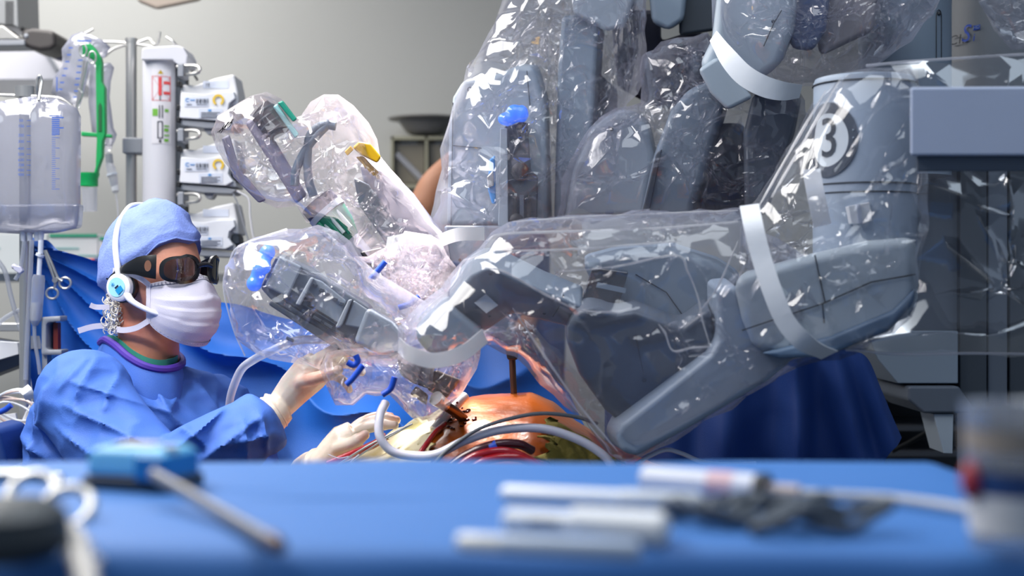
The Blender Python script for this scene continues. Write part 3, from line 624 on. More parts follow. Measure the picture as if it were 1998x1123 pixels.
b = MB(); b.tube([P(520, 488, 2.48), P(512, 510, 2.47), P(497, 556, 2.48)], [.011, .015, .011], 14); b.ball(P(496, 553, 2.475), .014); b.ball(P(522, 492, 2.475), .014); b.ball(P(514, 520, 2.465), .014)
b = mesh_mb(remeshed(b, .003, 2)); lab(b.build('lamp', BLUEGLOW, a6), 'glowing blue lamp')
p6([(560, 655), (575, 662), (572, 668), (557, 661)], 2.47, 2.5, RK, 'cable_clip', .002)
cv = thing('arm_drape', 'large clear bag ballooning left over the instrument carriage', 'plastic drape', (-.3, 2.5, .85))
o = [(436, 560), (448, 510), (470, 478), (500, 462), (560, 446), (620, 438), (660, 452), (700, 500), (750, 540), (800, 570), (850, 600), (870, 640), (780, 700), (740, 700), (680, 692), (660, 680), (625, 722), (560, 706), (500, 690), (478, 694), (455, 640)]
fs = [(500, 470, 540, 500, .02), (540, 500, 640, 540, .02), (640, 540, 740, 600, .02), (470, 480, 490, 520, .016), (455, 520, 470, 560, .016), (600, 450, 700, 520, .015), (470, 600, 500, 640, .012), (480, 650, 530, 660, .012), (580, 520, 560, 560, .014), (620, 560, 640, 600, .012), (660, 600, 680, 680, .015), (720, 560, 800, 640, .016), (520, 640, 620, 700, .010), (560, 470, 600, 480, .012)]
crumple_bag('bag', o, 2.47, .13, FILM, cv, sp=.026, amp=.010, seed=10, ncrease=20, folds=fs, Rr=.09)
b = MB(); b.tube(catmull([P(478, 694, 2.47), P(455, 640, 2.47), P(436, 560, 2.47), P(448, 510, 2.47), P(470, 478, 2.47), P(560, 446, 2.47)], 6), .0016, 6); b.build('seam_bead', film('hem_film', haze=.3), cv)
cv = thing('cannula_drape', 'crumpled pinkish plastic gathered below the carriage above the incision', 'plastic drape', (-.2, 2.45, .8))
o = [(636, 690), (680, 680), (760, 690), (850, 680), (940, 665), (930, 720), (900, 770), (860, 815), (825, 826), (790, 800), (760, 770), (715, 768), (690, 790), (655, 790), (640, 760), (624, 720)]
fs = [(650, 700, 690, 780, .02), (680, 690, 660, 770, .015), (720, 700, 720, 760, .02), (780, 700, 850, 800, .02), (860, 690, 830, 810, .02), (900, 690, 860, 790, .02), (760, 720, 820, 790, .014), (920, 680, 880, 740, .014)]
crumple_bag('gather', o, 2.43, .075, film('drape_film_pink', haze=.12, hazecol=(238, 222, 222)), cv, sp=.019, amp=.009, seed=14, ncrease=16, folds=fs, Rr=.05)
cv = thing('arm_drape', 'knot of brightly lit crumpled film between camera and instrument arms', 'plastic drape', (-.2, 2.6, .95))
o = [(690, 500), (735, 490), (790, 450), (860, 470), (890, 520), (870, 590), (850, 640), (790, 640), (740, 590), (700, 560)]
fs = [(700, 510, 790, 600, .02), (740, 500, 820, 620, .02), (800, 460, 800, 580, .02), (850, 480, 780, 620, .02), (720, 550, 860, 530, .016), (760, 590, 860, 580, .016)]
crumple_bag('knot', o, 2.62, .08, FILMH, cv, sp=.020, amp=.009, seed=15, ncrease=14, folds=fs, Rr=.05)
# blue plastic ties
for (pts, Y, lb) in (([(722, 545), (735, 530), (752, 510)], 2.52, 'blue plastic tie just below the green adapter'), ([(778, 600), (800, 592), (818, 578)], 2.52, 'blue plastic tie beside the end of the carriage, right of centre'),
                     ([(676, 750), (690, 736), (708, 712)], 2.33, 'blue plastic tie in front of the gloved fingers'), ([(746, 770), (762, 758), (770, 735)], 2.34, 'blue plastic tie above the bent white tube'), ([(678, 706), (690, 712), (698, 704), (694, 692)], 2.36, 'small curved blue hook over the gloved fingers')):
    b = MB(); b.tube(catmull([P(x, y, Y) for x, y in pts], 5), .0052, 10); tag(b.build('cable_tie', TIE, None), lb, 'cable tie')
# ================================================================== cloth sheets
def sheet(name, top, bot, nu, nv, m, fold=None, parent=None, th=0.0):
    def samp(pl, u):
        q = catmull([P(*p) for p in pl], 10); s = [0]
        for i in range(1, len(q)): s.append(s[-1] + (q[i]-q[i-1]).length)
        t = u*s[-1]; i = int(np.searchsorted(s, t)); i = max(1, min(len(q)-1, i))
        return q[i-1].lerp(q[i], (t-s[i-1])/max(1e-9, s[i]-s[i-1]))
    T = [samp(top, i/nu) for i in range(nu+1)]; B = [samp(bot, i/nu) for i in range(nu+1)]
    b = MB(); vs = []; fs = []
    for j in range(nv+1):
        for i in range(nu+1):
            p = T[i].lerp(B[i], j/nv)
            if fold: p = p + fold(i/nu, j/nv, p)
            vs.append(p)
    for j in range(nv):
        for i in range(nu):
            a = j*(nu+1)+i; fs.append((a, a+1, a+nu+2, a+nu+1))
    b.add(vs, fs); o = b.build(name, m, parent, angle=80)
    if th:
        s = o.modifiers.new('th', 'SOLIDIFY'); s.thickness = th
    return o
def px_of(p): return 999 + p.x/p.y*FPX, 561.5 - (p.z-CZ)/p.y*FPX
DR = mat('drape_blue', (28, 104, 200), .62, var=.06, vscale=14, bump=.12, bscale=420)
DR2 = mat('drape_shade_blue', (10, 52, 118), .65, var=.06, vscale=10, bump=.1, bscale=400)  # drape blue darkened so the colour carries the shade at right
def fold_left(u, v, p):
    x, y = px_of(p); a = math.atan2(y-470, x-40); d = math.hypot(x-40, y-470)
    k = a*26 + .7*noise.noise(Vector((x*.006, y*.006, 1)))*3
    s = 1-abs(math.sin(k*.5)); amp = min(.055, .012+d*.00011)
    return Vector((0, -amp*(s**1.4) - .02*noise.noise(Vector((x*.004, y*.012, 5))), .006*math.sin(k)))
o = sheet('surgical_drape', [(44, 478, 3.12), (66, 466, 3.10), (100, 476, 3.10), (150, 500, 3.10), (210, 520, 3.10), (310, 562, 3.10), (420, 592, 3.10), (480, 600, 3.10), (570, 628, 3.10), (700, 640, 3.08), (830, 640, 3.06), (930, 640, 3.05), (1010, 680, 3.0), (1110, 770, 2.98)],
          [(90, 950, 3.10), (250, 960, 3.0), (420, 960, 2.95), (560, 950, 2.88), (700, 950, 2.86), (850, 950, 2.86), (1000, 960, 2.86), (1200, 960, 2.86)], 220, 90, DR, fold_left)
tag(o, 'bright blue surgical drape hung behind the surgeon and clipped at left', 'drape')
def fold_right(u, v, p):
    x, y = px_of(p); s = 0
    for cx, w_, a, sl in ((1290, 40, .04, .1), (1420, 50, .05, -.12), (1545, 30, .06, .02), (1640, 26, .04, .25), (1700, 22, .03, .35)):
        s += a*math.exp(-((x-cx-sl*(y-760))/w_)**2)
    return Vector((0, -s + .01*noise.noise(Vector((x*.02, y*.01, 0))), 0))
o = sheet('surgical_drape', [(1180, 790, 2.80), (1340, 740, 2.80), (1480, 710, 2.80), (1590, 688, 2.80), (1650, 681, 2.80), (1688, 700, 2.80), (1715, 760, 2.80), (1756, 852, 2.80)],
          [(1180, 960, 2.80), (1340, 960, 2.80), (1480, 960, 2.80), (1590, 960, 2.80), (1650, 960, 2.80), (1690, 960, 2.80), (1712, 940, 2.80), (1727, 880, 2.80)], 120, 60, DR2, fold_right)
tag(o, 'blue drape below the badge arm, darkened in colour for its shade', 'drape')
# operating table under the patient
ot = thing('operating_table', 'operating table carrying the patient, hidden behind the blue covered table', 'table', (-.02, 2.66, 0))
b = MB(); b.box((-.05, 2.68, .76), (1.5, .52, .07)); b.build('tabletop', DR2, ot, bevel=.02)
b = MB(); b.box((-.05, 2.68, .38), (.3, .25, .72)); b.build('column', STEEL, ot, bevel=.02)
b = MB(); b.box((-.05, 2.68, .03), (.8, .45, .06)); b.build('base', RK, ot, bevel=.01)
# ================================================================== patient
SK = mat('antiseptic_skin', (176, 84, 8), .34, var=.3, vscale=14, bump=.7, bscale=34, coat=.35, sss=.0, col2=(116, 46, 4), c2scale=9, c2lo=.52, c2hi=.75)
RX = [(600, 930), (640, 905), (690, 888), (760, 858), (830, 818), (880, 790), (920, 776), (980, 769), (1035, 766), (1080, 786), (1130, 826), (1190, 870), (1260, 905), (1320, 930)]
def bodypt(px, th, off=0.0):
    y = float(np.interp(px, [a for a, _ in RX], [c for _, c in RX])); q = P(px, y, 2.66); z0 = .795
    h = (q.z - z0)*(math.sin(th) ** .75) + off
    p = Vector((q.x, 2.66 - (.285+off)*math.cos(th), z0 + h))
    n = noise.noise(Vector((p.x*9, p.y*9, 3)))*.010 + noise.noise(Vector((p.x*25, p.y*20, 7)))*.003
    return p + Vector((0, 0, n))
b = MB(); NX, NT = 110, 36
b.loft([[bodypt(600+720*i/NX, PI*j/NT) for j in range(NT+1)] + [Vector((bodypt(600+720*i/NX, 0).x, 2.66, .79))] for i in range(NX+1)])
tag(b.build('person', SK, None, angle=80), 'patient torso stained orange with antiseptic, lying under the robot arms', 'person')
def patch(name, x0, x1, t0, t1, m, off, amp, seed, nx=36, nt=24, rag=.0):
    b = MB(); vs = []; fs = []
    for i in range(nx+1):
        for j in range(nt+1):
            u = x0+(x1-x0)*i/nx; t = t0+(t1-t0)*j/nt
            u += rag*noise.noise(Vector((seed, j*.4, i*.05)))*60*(1 if i in (0, nx) else .3); 
            p = bodypt(u, t, off); n = abs(noise.noise(Vector((p.x*26+seed, p.y*26, p.z*26))))*amp
            vs.append(p + Vector((0, -n*.7, n)))
    for i in range(nx):
        for j in range(nt):
            a = i*(nt+1)+j; fs.append((a, a+nt+1, a+nt+2, a+1))
    b.add(vs, fs); o = b.build(name, m, None, angle=60); s = o.modifiers.new('t', 'SOLIDIFY'); s.thickness = .003; return o
tag(patch('gauze_towel', 690, 862, .12, 1.5, mat('gauze_cream', (244, 236, 196), .75, col2=(226, 214, 140), c2scale=16, bump=.3, bscale=90), .006, .012, 3, rag=1), 'cream gauze towel glowing in the lamp beam on the patient', 'towel')
tag(patch('green_towel', 1058, 1185, .15, .95, mat('towel_green', (128, 118, 48), .85, var=.2, bump=.5, bscale=120), .006, .016, 8, rag=1), 'crumpled olive green towel on the right flank of the patient', 'towel')
# tubes and trocars on the patient
def hose(name, pts, r, m, label, cat, seg=12, n=8):
    b = MB(); b.tube(catmull([P(*p) for p in pts], n), r, seg); return tag(b.build(name, m, None), label, cat)
TW = mat('tube_milky', (226, 224, 236), .3, coat=.5, sss=.2); RED = mat('tube_red', (170, 18, 30), .22, coat=.8); MAR = mat('tube_maroon', (74, 16, 26), .25, coat=.8)
hose('suction_tube', [(752, 785, 2.36), (741, 812, 2.34), (741, 850, 2.33), (762, 878, 2.33), (800, 888, 2.33), (850, 886, 2.32), (910, 858, 2.32), (980, 838, 2.32), (1060, 836, 2.32), (1130, 858, 2.32), (1180, 890, 2.32), (1200, 920, 2.32)], .0075, TW, 'thick milky white tube looping across the patient', 'tube')
hose('sensor_cable', [(845, 905, 2.31), (880, 872, 2.31), (935, 836, 2.31), (1000, 815, 2.31), (1060, 806, 2.32), (1125, 813, 2.34), (1165, 826, 2.36)], .0032, mat('cable_grey', (120, 124, 128), .4), 'thin grey cable arching over the white tube', 'cable')
hose('blood_line', [(868, 826, 2.47), (850, 842, 2.42), (832, 866, 2.38), (812, 895, 2.36)], .0048, RED, 'single red blood line left of the trocar', 'tube')
for k, (pts, m, lb) in enumerate((([(870, 915, 2.30), (910, 888, 2.30), (960, 868, 2.30), (1010, 866, 2.31), (1038, 878, 2.33)], MAR, 'dark maroon blood line on top of the bundle'),
        ([(880, 920, 2.29), (930, 888, 2.29), (990, 880, 2.29), (1050, 905, 2.3)], RED, 'bright red blood line in the middle of the bundle'),
        ([(900, 925, 2.28), (950, 897, 2.28), (1010, 892, 2.28), (1065, 915, 2.29)], RED, 'lowest bright red blood line of the bundle'),
        ([(640, 905, 2.44), (690, 884, 2.43), (730, 866, 2.42), (755, 850, 2.42)], RED, 'red blood line beside the gloved left hand'))):
    hose('blood_line', pts, .0078 if k == 0 else .0068, m, lb, 'tube')
b = MB(); d = (P(968, 868, 2.30)-P(955, 873, 2.30)).normalized(); b.lathe([(.0105, -.006), (.0105, .006)], P(963, 872, 2.30), d, 16); tag(b.build('tube_band', TIE, None), 'blue band around the maroon blood line', 'band')
for k, pts in enumerate(([(655, 908, 2.41), (720, 868, 2.40), (800, 828, 2.40)], [(668, 912, 2.41), (735, 866, 2.40), (805, 826, 2.40)])):
    hose('guide_wire', pts, .0016, STEEL, ('steel guide wire running past the gloved fingers, upper of two', 'steel guide wire running past the gloved fingers, lower of two')[k], 'wire')
for k, pts in enumerate(([(680, 890, 2.39), (660, 893, 2.38), (640, 886, 2.38)], [(700, 886, 2.39), (685, 900, 2.38), (690, 908, 2.38)])):
    hose('suture_thread', pts, .0008, TW, ('loose white suture thread curling left of the gauze', 'short white suture thread below the gloved thumb')[k], 'thread')
tr = thing('trocar', 'brown steel trocar entering the orange skin at an angle', 'trocar', P(902, 815, 2.49))
b = MB(); b.tube([P(868, 790, 2.44), P(884, 800, 2.46), P(904, 816, 2.50)], .0088, 18); b.build('shaft', mat('trocar_brown', (96, 72, 54), .3, .6), tr)
b = MB(); b.tube([P(850, 776, 2.42), P(870, 791, 2.44)], [.013, .010], 18); b.build('collar', STEEL, tr)
b = MB()
for k in range(26):
    rr = random.Random(k); b.ball(bodypt(900+rr.gauss(0, 14), 1.0+rr.gauss(0, .09), .001), (.0035*rr.uniform(.5, 1.5), .0035, .002), 8, 6)
o = b.build('blood_spatter', mat('blood_dark', (70, 10, 14), .25, coat=.6), None); tag(o, 'dark blood and stitches around the trocar incision', 'blood', kind='stuff')
tr = thing('trocar', 'upright brown trocar standing at the top of the torso', 'trocar', P(1001, 768, 2.66))
b = MB(); b.tube([P(999, 690, 2.66), P(1001, 740, 2.66), P(1003, 775, 2.66)], .0062, 16); b.build('shaft', mat('trocar_brown', (96, 72, 54), .3, .6), tr)
b = MB(); b.ppx([(985, 676), (1012, 680), (1010, 702), (990, 702)], 2.63, 2.69); b.build('head', RB, tr, bevel=.004)
tr = thing('port_tube', 'white perforated port tube leaning beside the brown trocar', 'trocar', P(846, 836, 2.50))
b = MB(); b.tube([P(908, 772, 2.55), P(880, 800, 2.52), P(846, 838, 2.49)], .0085, 16); b.build('tube', mat('port_white', (238, 236, 236), .35), tr)
for k in range(3):
    b = MB(); b.lathe([(.0022, 0), (.0022, -.002)], P(892-k*17, 785+k*18, 2.521-k*.009), (0, 1, 0), 10); b.build('port_hole', mat('hole_red', (150, 40, 36), .5), tr)
hose('white_cable', [(1240, 905, 2.36), (1270, 888, 2.36), (1300, 877, 2.36), (1330, 884, 2.36), (1370, 900, 2.36), (1420, 905, 2.36), (1475, 903, 2.36)], .0035, TW, 'thin white cable lying over the far table edge at right', 'cable')
hose('irrigation_tube', [(446, 800, 2.60), (452, 765, 2.58), (470, 722, 2.55), (494, 702, 2.52), (530, 684, 2.50), (580, 664, 2.50), (640, 662, 2.50)], .0075, film('clear_tube', haze=.4, hazecol=(214, 222, 236), bump=.02), 'clear bent tube rising beside the raised forearm into the bag', 'tube')
# ================================================================== foreground instrument table
TZ = 1.0
def T(px, py, h=0.0):
    Y = (CZ-TZ-h)*FPX/(py-561.5); return P(px, py, Y)
tb = thing('instrument_table', 'foreground table covered with a smooth blue sterile drape', 'table', (-.35, 1.1, 0))
A = [(-1.5, .865), (.385, .875), (.405, 1.335), (-1.5, 1.32)]
def rr_outline(inset):
    # rounded far-right and near-right corners
    pts = []; r = .035
    c = [(-1.5+0, .865+inset), (.385-inset, .875+inset), (.405-inset, 1.335-inset), (-1.5, 1.322-inset)]
    n = 90
    def seg(a, b_, k): return [(a[0]+(b_[0]-a[0])*i/k, a[1]+(b_[1]-a[1])*i/k) for i in range(k)]
    return seg(c[0], c[1], n) + seg(c[1], c[2], 28) + seg(c[2], c[3], n) + seg(c[3], c[0], 12)
prof = [(.30, .0005), (.20, .0005), (.1, .0005), (.05, .0004), (.022, 0), (.010, -.003), (.003, -.010), (0, -.022), (-.003, -.06), (-.008, -.15), (-.012, -.3), (-.014, -.45)]
secs = []
for ins, dz in prof:
    row = []
    for i, (x, y) in enumerate(rr_outline(min(ins, .21))):
        fw = max(0, min(1, (-dz-.01)/.2)); s = noise.noise(Vector((x*14, y*14, 0)))*.03*fw
        zz = TZ + dz + .0035*noise.noise(Vector((x*5, y*7, 2)))
        cx, cy = (-.5, 1.1); row.append(Vector((x + s*(1 if x > .3 else .2), y + s*(-1 if y < 1.1 else 1), zz)))
    secs.append(row)
b = MB(); b.loft(secs, True, False)
m_ = len(secs[0]); 
b.f.append(tuple(range(m_)))
b.build('drape', mat('table_drape_blue', (54, 112, 182), .6, var=.04, vscale=6, bump=.08, bscale=400), tb, angle=80)
b = MB(); b.box((-.55, 1.1, .972), (1.8, .40, .03)); b.build('tabletop', STEEL, tb, bevel=.003)
for sx in (-1.4, .28):
    for sy in (.95, 1.25):
        b = MB(); b.tube([(sx, sy, 0), (sx, sy, .96)], .015, 12); b.build('leg', STEEL, tb)
# blue robot instrument
ins = thing('robot_instrument', 'light blue robot instrument with long grey shaft on the table', 'instrument', T(285, 955))
LB = mat('instrument_blue', (120, 196, 236), .4); LBD = mat('instrument_blue_deep', (30, 128, 190), .4)
c = T(280, 952); rz = Matrix.Rotation(R(-18), 3, 'Z')
b = MB(); b.box(c + Vector((0, 0, .006)), (.080, .055, .012), rz); b.build('base', RK, ins, bevel=.003)
b = MB(); b.loft([[c + rz @ Vector((x*k, y*k, z)) for x, y in ((-.037, -.026), (.037, -.026), (.037, .026), (-.037, .026))] for z, k in ((.012, 1), (.028, .96), (.034, .86))]); b.build('housing', LB, ins, bevel=.004)
b = MB(); b.box(c + rz @ Vector((.024, -.004, .020)), (.028, .054, .020), rz); b.build('side_cover', LBD, ins, bevel=.003)
b = MB(); b.box(c + rz @ Vector((-.004, 0, .0345)), (.035, .02, .004), rz); b.build('label_plate', mat('label_pale', (206, 200, 196), .5), ins, bevel=.001)
b = MB(); b.lathe([(.006, 0), (.006, .006)], c + rz @ Vector((.030, -.010, .030)), (0, 0, 1), 14); b.build('release_button', mat('label_pale', (206, 200, 196), .5), ins)
b = MB(); b.tube([T(300, 925, .022), T(420, 992, .011), T(535, 1058, .006)], .0046, 14); b.build('shaft', mat('shaft_grey', (112, 114, 122), .35), ins)
b = MB(); b.tube([T(531, 1056, .006), T(548, 1066, .006)], [.0062, .0045], 12); b.build('tip', mat('tip_brown', (92, 78, 80), .4, .5), ins)
# forceps rings at the left
fo = thing('clamp', 'steel clamp with two finger rings lying at the left table corner', 'clamp', T(110, 1000))
for (x, y, sh_) in ((62, 962, (150, 1090)), (130, 992, (172, 1115))):
    cc = T(x, y, .008); b = MB(); b.tube([cc + Vector((.017*math.cos(a), .013*math.sin(a), .012*math.sin(a))) for a in [2*PI*k/24 for k in range(25)]], .0042, 10); b.build('finger_ring', STEEL, fo)
    b = MB(); b.tube(catmull([cc + Vector((0, -.012, -.006)), T((x+sh_[0])/2+8, (y+sh_[1])/2, .006), T(*sh_, .006), T(sh_[0]+20, sh_[1]+90, .006)], 6), [.0042, .005, .005, .003], 10); b.build('shank', STEEL, fo)
b = MB(); b.lathe([(.008, -.004), (.008, .006)], T(170, 1112, .004), (0, 0, 1), 14); b.build('pivot', STEEL, fo)
b = MB(); b.lathe([(.001, 0), (.030, .001), (.038, .012), (.036, .026), (.026, .034), (.001, .036)], T(8, 1088), (0, 0, 1), 28); tag(b.build('rubber_bulb', mat('rubber_dark', (48, 56, 62), .5), None), 'dark grey rounded rubber bulb at the lower left corner', 'bulb')
b = MB(); b.tube([T(-40, 930, .005), T(60, 928, .005), T(120, 934, .005)], [.006, .005, .004], 10); tag(b.build('scalpel_handle', STEEL, None), 'dark slim handle behind the finger rings at far left', 'handle')
# pens and syringe
WH = mat('pen_white', (236, 238, 240), .35)
def pen(name, label, a, c, r, cap_from, capr, mcap, cat='pen'):
    t = thing(name, label, cat, a); a = a + Vector((0, 0, r)); c = c + Vector((0, 0, r)); d = c-a
    b = MB(); b.tube([a, a+d*.02, a+d*cap_from], [r*.7, r, r], 16); b.build('barrel', WH, t)
    b = MB(); b.tube([a+d*cap_from, a+d*(cap_from+.01), a+d*.97, c], [capr*.9, capr, capr, capr*.6], 16); b.build('cap', mcap, t); return t, a, d
t, a, d = pen('marker_pen', 'thick white marker pen, middle of the three white items', T(985, 1040), T(1305, 1060), .0085, .42, .0115, WH)
b = MB(); 
for k in range(7): b.box(a + d*(.16+.028*k) + Vector((0, -.0088, .001)), (.0018, .0008, .004))
b.build('print', mat('print_ink', (60, 66, 84), .5), t)
pen('pen', 'long slim white pen behind the thick marker', T(980, 980), T(1372, 1000), .0068, .6, .0078, mat('pen_grey', (208, 212, 216), .4))
pen('pen', 'thin pale pen nearest the table front edge', T(893, 1075), T(1250, 1092), .0058, .25, .0062, mat('pen_pale', (190, 204, 224), .4))
sy = thing('syringe', 'pale syringe with black plunger tip behind the pens', 'syringe', T(1370, 945))
a, c = T(1255, 935, .011), T(1478, 953, .011); d = c-a
b = MB(); b.tube([a, a+d*.02, c], [.008, .011, .011], 18); b.build('barrel', mat('syringe_white', (222, 224, 234), .25), sy)
b = MB(); b.tube([c, c+d*.09], [.0118, .0118], 18); b.build('plunger_tip', RB, sy)
b = MB(); b.tube([c+d*.09, c+d*.35], .005, 10); b.build('plunger_rod', mat('rod_tan', (196, 178, 170), .4), sy)
b = MB(); b.tube([a+d*.60, a+d*.82], .0112, 18); b.build('label_band', mat('band_pink', (216, 180, 186), .5), sy)
hose_pts = [T(1520, 958, .005), T(1620, 965, .005), T(1740, 972, .005), T(1870, 990, .005), T(1960, 1010, .005)]
b = MB(); b.tube(catmull(hose_pts, 6), .0035, 8); tag(b.build('connector_hose', mat('rod_tan2', (196, 196, 196), .4), None), 'thin pale hose running right from the syringe', 'tube')
rnd = random.Random(4)
for k in range(5):
    x0 = 1345 + k*62; cc = T(x0+40, 1010+rnd.uniform(-14, 10), .008); ph = rnd.uniform(0, 6)
    pts = [cc + Vector((.030*math.cos(t_)*(1+.25*math.sin(3*t_+ph)), .020*math.sin(t_+ph*.2), .004+.006*math.sin(2*t_+ph))) for t_ in [2*PI*i/30*1.7 for i in range(31)]]
    b = MB(); b.tube(pts, .0042, 8); tag(b.build('cable_coil', mat('coil_grey', (70, 80, 92), .6, bump=.4, bscale=200), None), ('leftmost', 'second from left', 'middle', 'second from right', 'rightmost')[k] + ' loop of dark grey cable right of the pens', 'cable', 'dark grey cable loops')
cp = thing('specimen_cup', 'clear cup with red, blue and white label at the right edge', 'cup', T(1965, 1040))
c = T(1990, 1075); rc = .034
b = MB(); b.lathe([(rc*.82, .002), (rc*.85, .004), (rc, .088), (rc*1.04, .09), (rc*.96, .088), (rc*.8, .006)], c, (0, 0, 1), 36, False); b.build('cup_wall', film('cup_film', haze=.35, hazecol=(190, 194, 200), bump=.02), cp)
for z0, z1, k, m in ((.012, .036, 1.0, mat('cup_white', (214, 216, 220), .5)), (.036, .050, 1.0, mat('cup_blue', (24, 62, 120), .5)), (.062, .075, 1.0, mat('cup_tan', (150, 140, 130), .5))):
    b = MB(); f = lambda z: rc*(.853+.147*z/.088)*1.01; b.lathe([(f(z0), z0), (f(z1), z1)], c, (0, 0, 1), 36, False); b.build('label_band', m, cp)
b = MB(); b.ball(c + Vector((-rc*.93, -.006, .044)), (.006, .010, .012)); b.build('red_mark', mat('cup_red', (150, 40, 60), .5), cp)
# ================================================================== infusion stand and bags, left
WP = mat('white_plastic', (214, 214, 222), .4, var=.03); WP2 = mat('white_plastic_warm', (228, 228, 230), .42, var=.02); GP = mat('grey_plastic', (150, 154, 162), .45)
INKK = mat('label_ink', (58, 62, 74), .6); LBW = mat('label_white', (232, 234, 240), .5); YR = mat('ring_yellow', (236, 196, 30), .5); BI = mat('scale_blue', (52, 98, 190), .6); LBI = mat('label_blue', (86, 150, 210), .6)
def disc_ring(b, c, r0, r1, a0, a1, n=28):
    s = [];
    for k in range(n+1):
        a = a0+(a1-a0)*k/n; s.append([c + Vector((r*math.cos(a), dy, r*math.sin(a))) for r, dy in ((r0, 0), (r0, -.001), (r1, -.001), (r1, 0))])
    b.loft(s)
def plate(b, x0, y0, x1, y1, Y, th=.001): b.ppx([(x0, y0), (x1, y0), (x1, y1), (x0, y1)], Y-th, Y)
def pipe(b, pts, r, seg=10, n=6): b.tube(catmull([P(*p) for p in pts], n), r, seg)
# pole with hooks
Yp = 3.62
ip = thing('infusion_pole', 'brushed steel infusion pole with curved hooks on top', 'pole', P(256, 561, Yp) * 1)
ip.location.z = 0; ip['_o'] = tuple(ip.location)
px0 = P(256, 80, Yp)
b = MB(); b.tube([(px0.x, Yp, 0), (px0.x, Yp, P(0, 80, Yp).z)], 10.5/FPX*Yp, 20); b.build('upright', STEEL, ip)
b = MB(); b.tube([P(256, 82, Yp), P(256, 75, Yp)], 11.5/FPX*Yp, 20); b.build('top_cap', STEEL, ip)
for pts in ([(246, 84, Yp), (225, 82, Yp), (190, 82, Yp), (178, 90, Yp-.02), (165, 104, Yp-.03)], [(182, 57, Yp-.05), (162, 68, Yp-.05), (152, 76, Yp-.05), (158, 90, Yp-.05), (164, 100, Yp-.04)], [(250, 86, Yp), (222, 96, Yp-.02), (204, 110, Yp-.04)],
            [(266, 84, Yp), (290, 76, Yp), (300, 86, Yp-.02), (308, 84, Yp-.03), (312, 62, Yp-.03)], [(266, 86, Yp), (300, 92, Yp)], [(325, 72, Yp-.05), (345, 90, Yp-.05), (385, 156, Yp+.05)]):
    b = MB(); pipe(b, pts, 2.6/FPX*Yp, 8); b.build('hook', STEEL, ip)
b = MB(); b.ppx([(238, 268), (278, 268), (278, 299), (238, 299)], Yp-.035, Yp+.03); b.build('clamp_bracket', GP, ip, bevel=.004)
# white column with pumps
Yc = 3.55
pc = thing('pump_column', 'white upright pump column with warning stickers', 'pump rack', (P(312, 0, Yc).x, Yc, .7))
cx = P(312, 0, Yc).x; cr = 33/FPX*Yc
b = MB(); b.lathe([(cr, P(0, 700, Yc).z), (cr, P(0, 118, Yc).z)], (cx, Yc, 0), (0, 0, 1), 40); b.build('column', WP, pc)
b = MB(); b.ppx([(275, 117), (276, 97), (280, 92), (345, 88), (358, 92), (366, 108), (364, 126), (345, 126), (336, 117)], Yc-.055, Yc+.05); b.build('cap', WP, pc, bevel=.006)
b = MB(); b.ppx([(343, 125), (362, 125), (362, 520), (343, 520)], Yc-.01, Yc+.03); b.build('rail', RK, pc, bevel=.002)
def oncol(px, py, off=.0012):
    x = (px-999)/FPX*(Yc-cr); s = max(-.95, min(.95, (x-cx)/cr)); a = math.asin(s); return Vector((cx+(cr+off)*math.sin(a), Yc-(cr+off)*math.cos(a), P(0, py, Yc-cr).z))
def colplate(name, x0, y0, x1, y1, m, off, n=6):
    b = MB(); vs = []; fs = []
    for i in range(n+1):
        x = x0+(x1-x0)*i/n; vs += [oncol(x, y0, off), oncol(x, y1, off)]
    for i in range(n): fs.append((2*i, 2*i+1, 2*i+3, 2*i+2))
    b.add(vs, fs); return b.build(name, m, pc)
colplate('sticker', 296, 134, 330, 280, mat('sticker_base', (222, 220, 226), .5), .001)
STR = mat('sticker_red', (214, 70, 72), .6); STG = mat('sticker_green', (110, 176, 60), .6)
for x0, y0, x1, y1, m in ((297, 148, 329, 149, STR), (297, 195, 329, 196, STR), (297, 148, 298, 196, STR), (328, 148, 329, 196, STR), (309, 150, 315, 186, STR), (318, 158, 328, 164, STR), (318, 178, 328, 184, STR), (311, 186, 313, 196, INKK),
                          (298, 212, 308, 226, STG), (310, 205, 312, 230, INKK), (315, 205, 317, 230, INKK), (320, 212, 326, 218, STG), (307, 236, 309, 270, INKK), (315, 236, 317, 270, INKK), (307, 236, 317, 238, INKK), (307, 268, 317, 270, INKK), (319, 244, 327, 247, STG), (319, 250, 326, 256, STG), (319, 262, 327, 265, STG), (319, 270, 326, 276, STG), (310, 272, 314, 278, INKK)):
    colplate('pictogram', x0, y0, x1, y1, m, .002, 3)
b = MB(); b.add([oncol(313, 136, .002), oncol(308, 144, .002), oncol(318, 144, .002)], [(0, 1, 2)]); b.build('pictogram', mat('warn_yellow', (190, 160, 40), .6), pc)
for s in ((298, 150, 328, 195), (298, 195, 328, 150)):
    b = MB(); b.tube([oncol(s[0], s[1], .002), oncol((s[0]+s[2])/2, (s[1]+s[3])/2, .002), oncol(s[2], s[3], .002)], .0004, 5); b.build('pictogram', STR, pc)
colplate('pictogram', 290, 392, 326, 400, LBI, .0015)
names = ('topmost', 'middle', 'lowest')
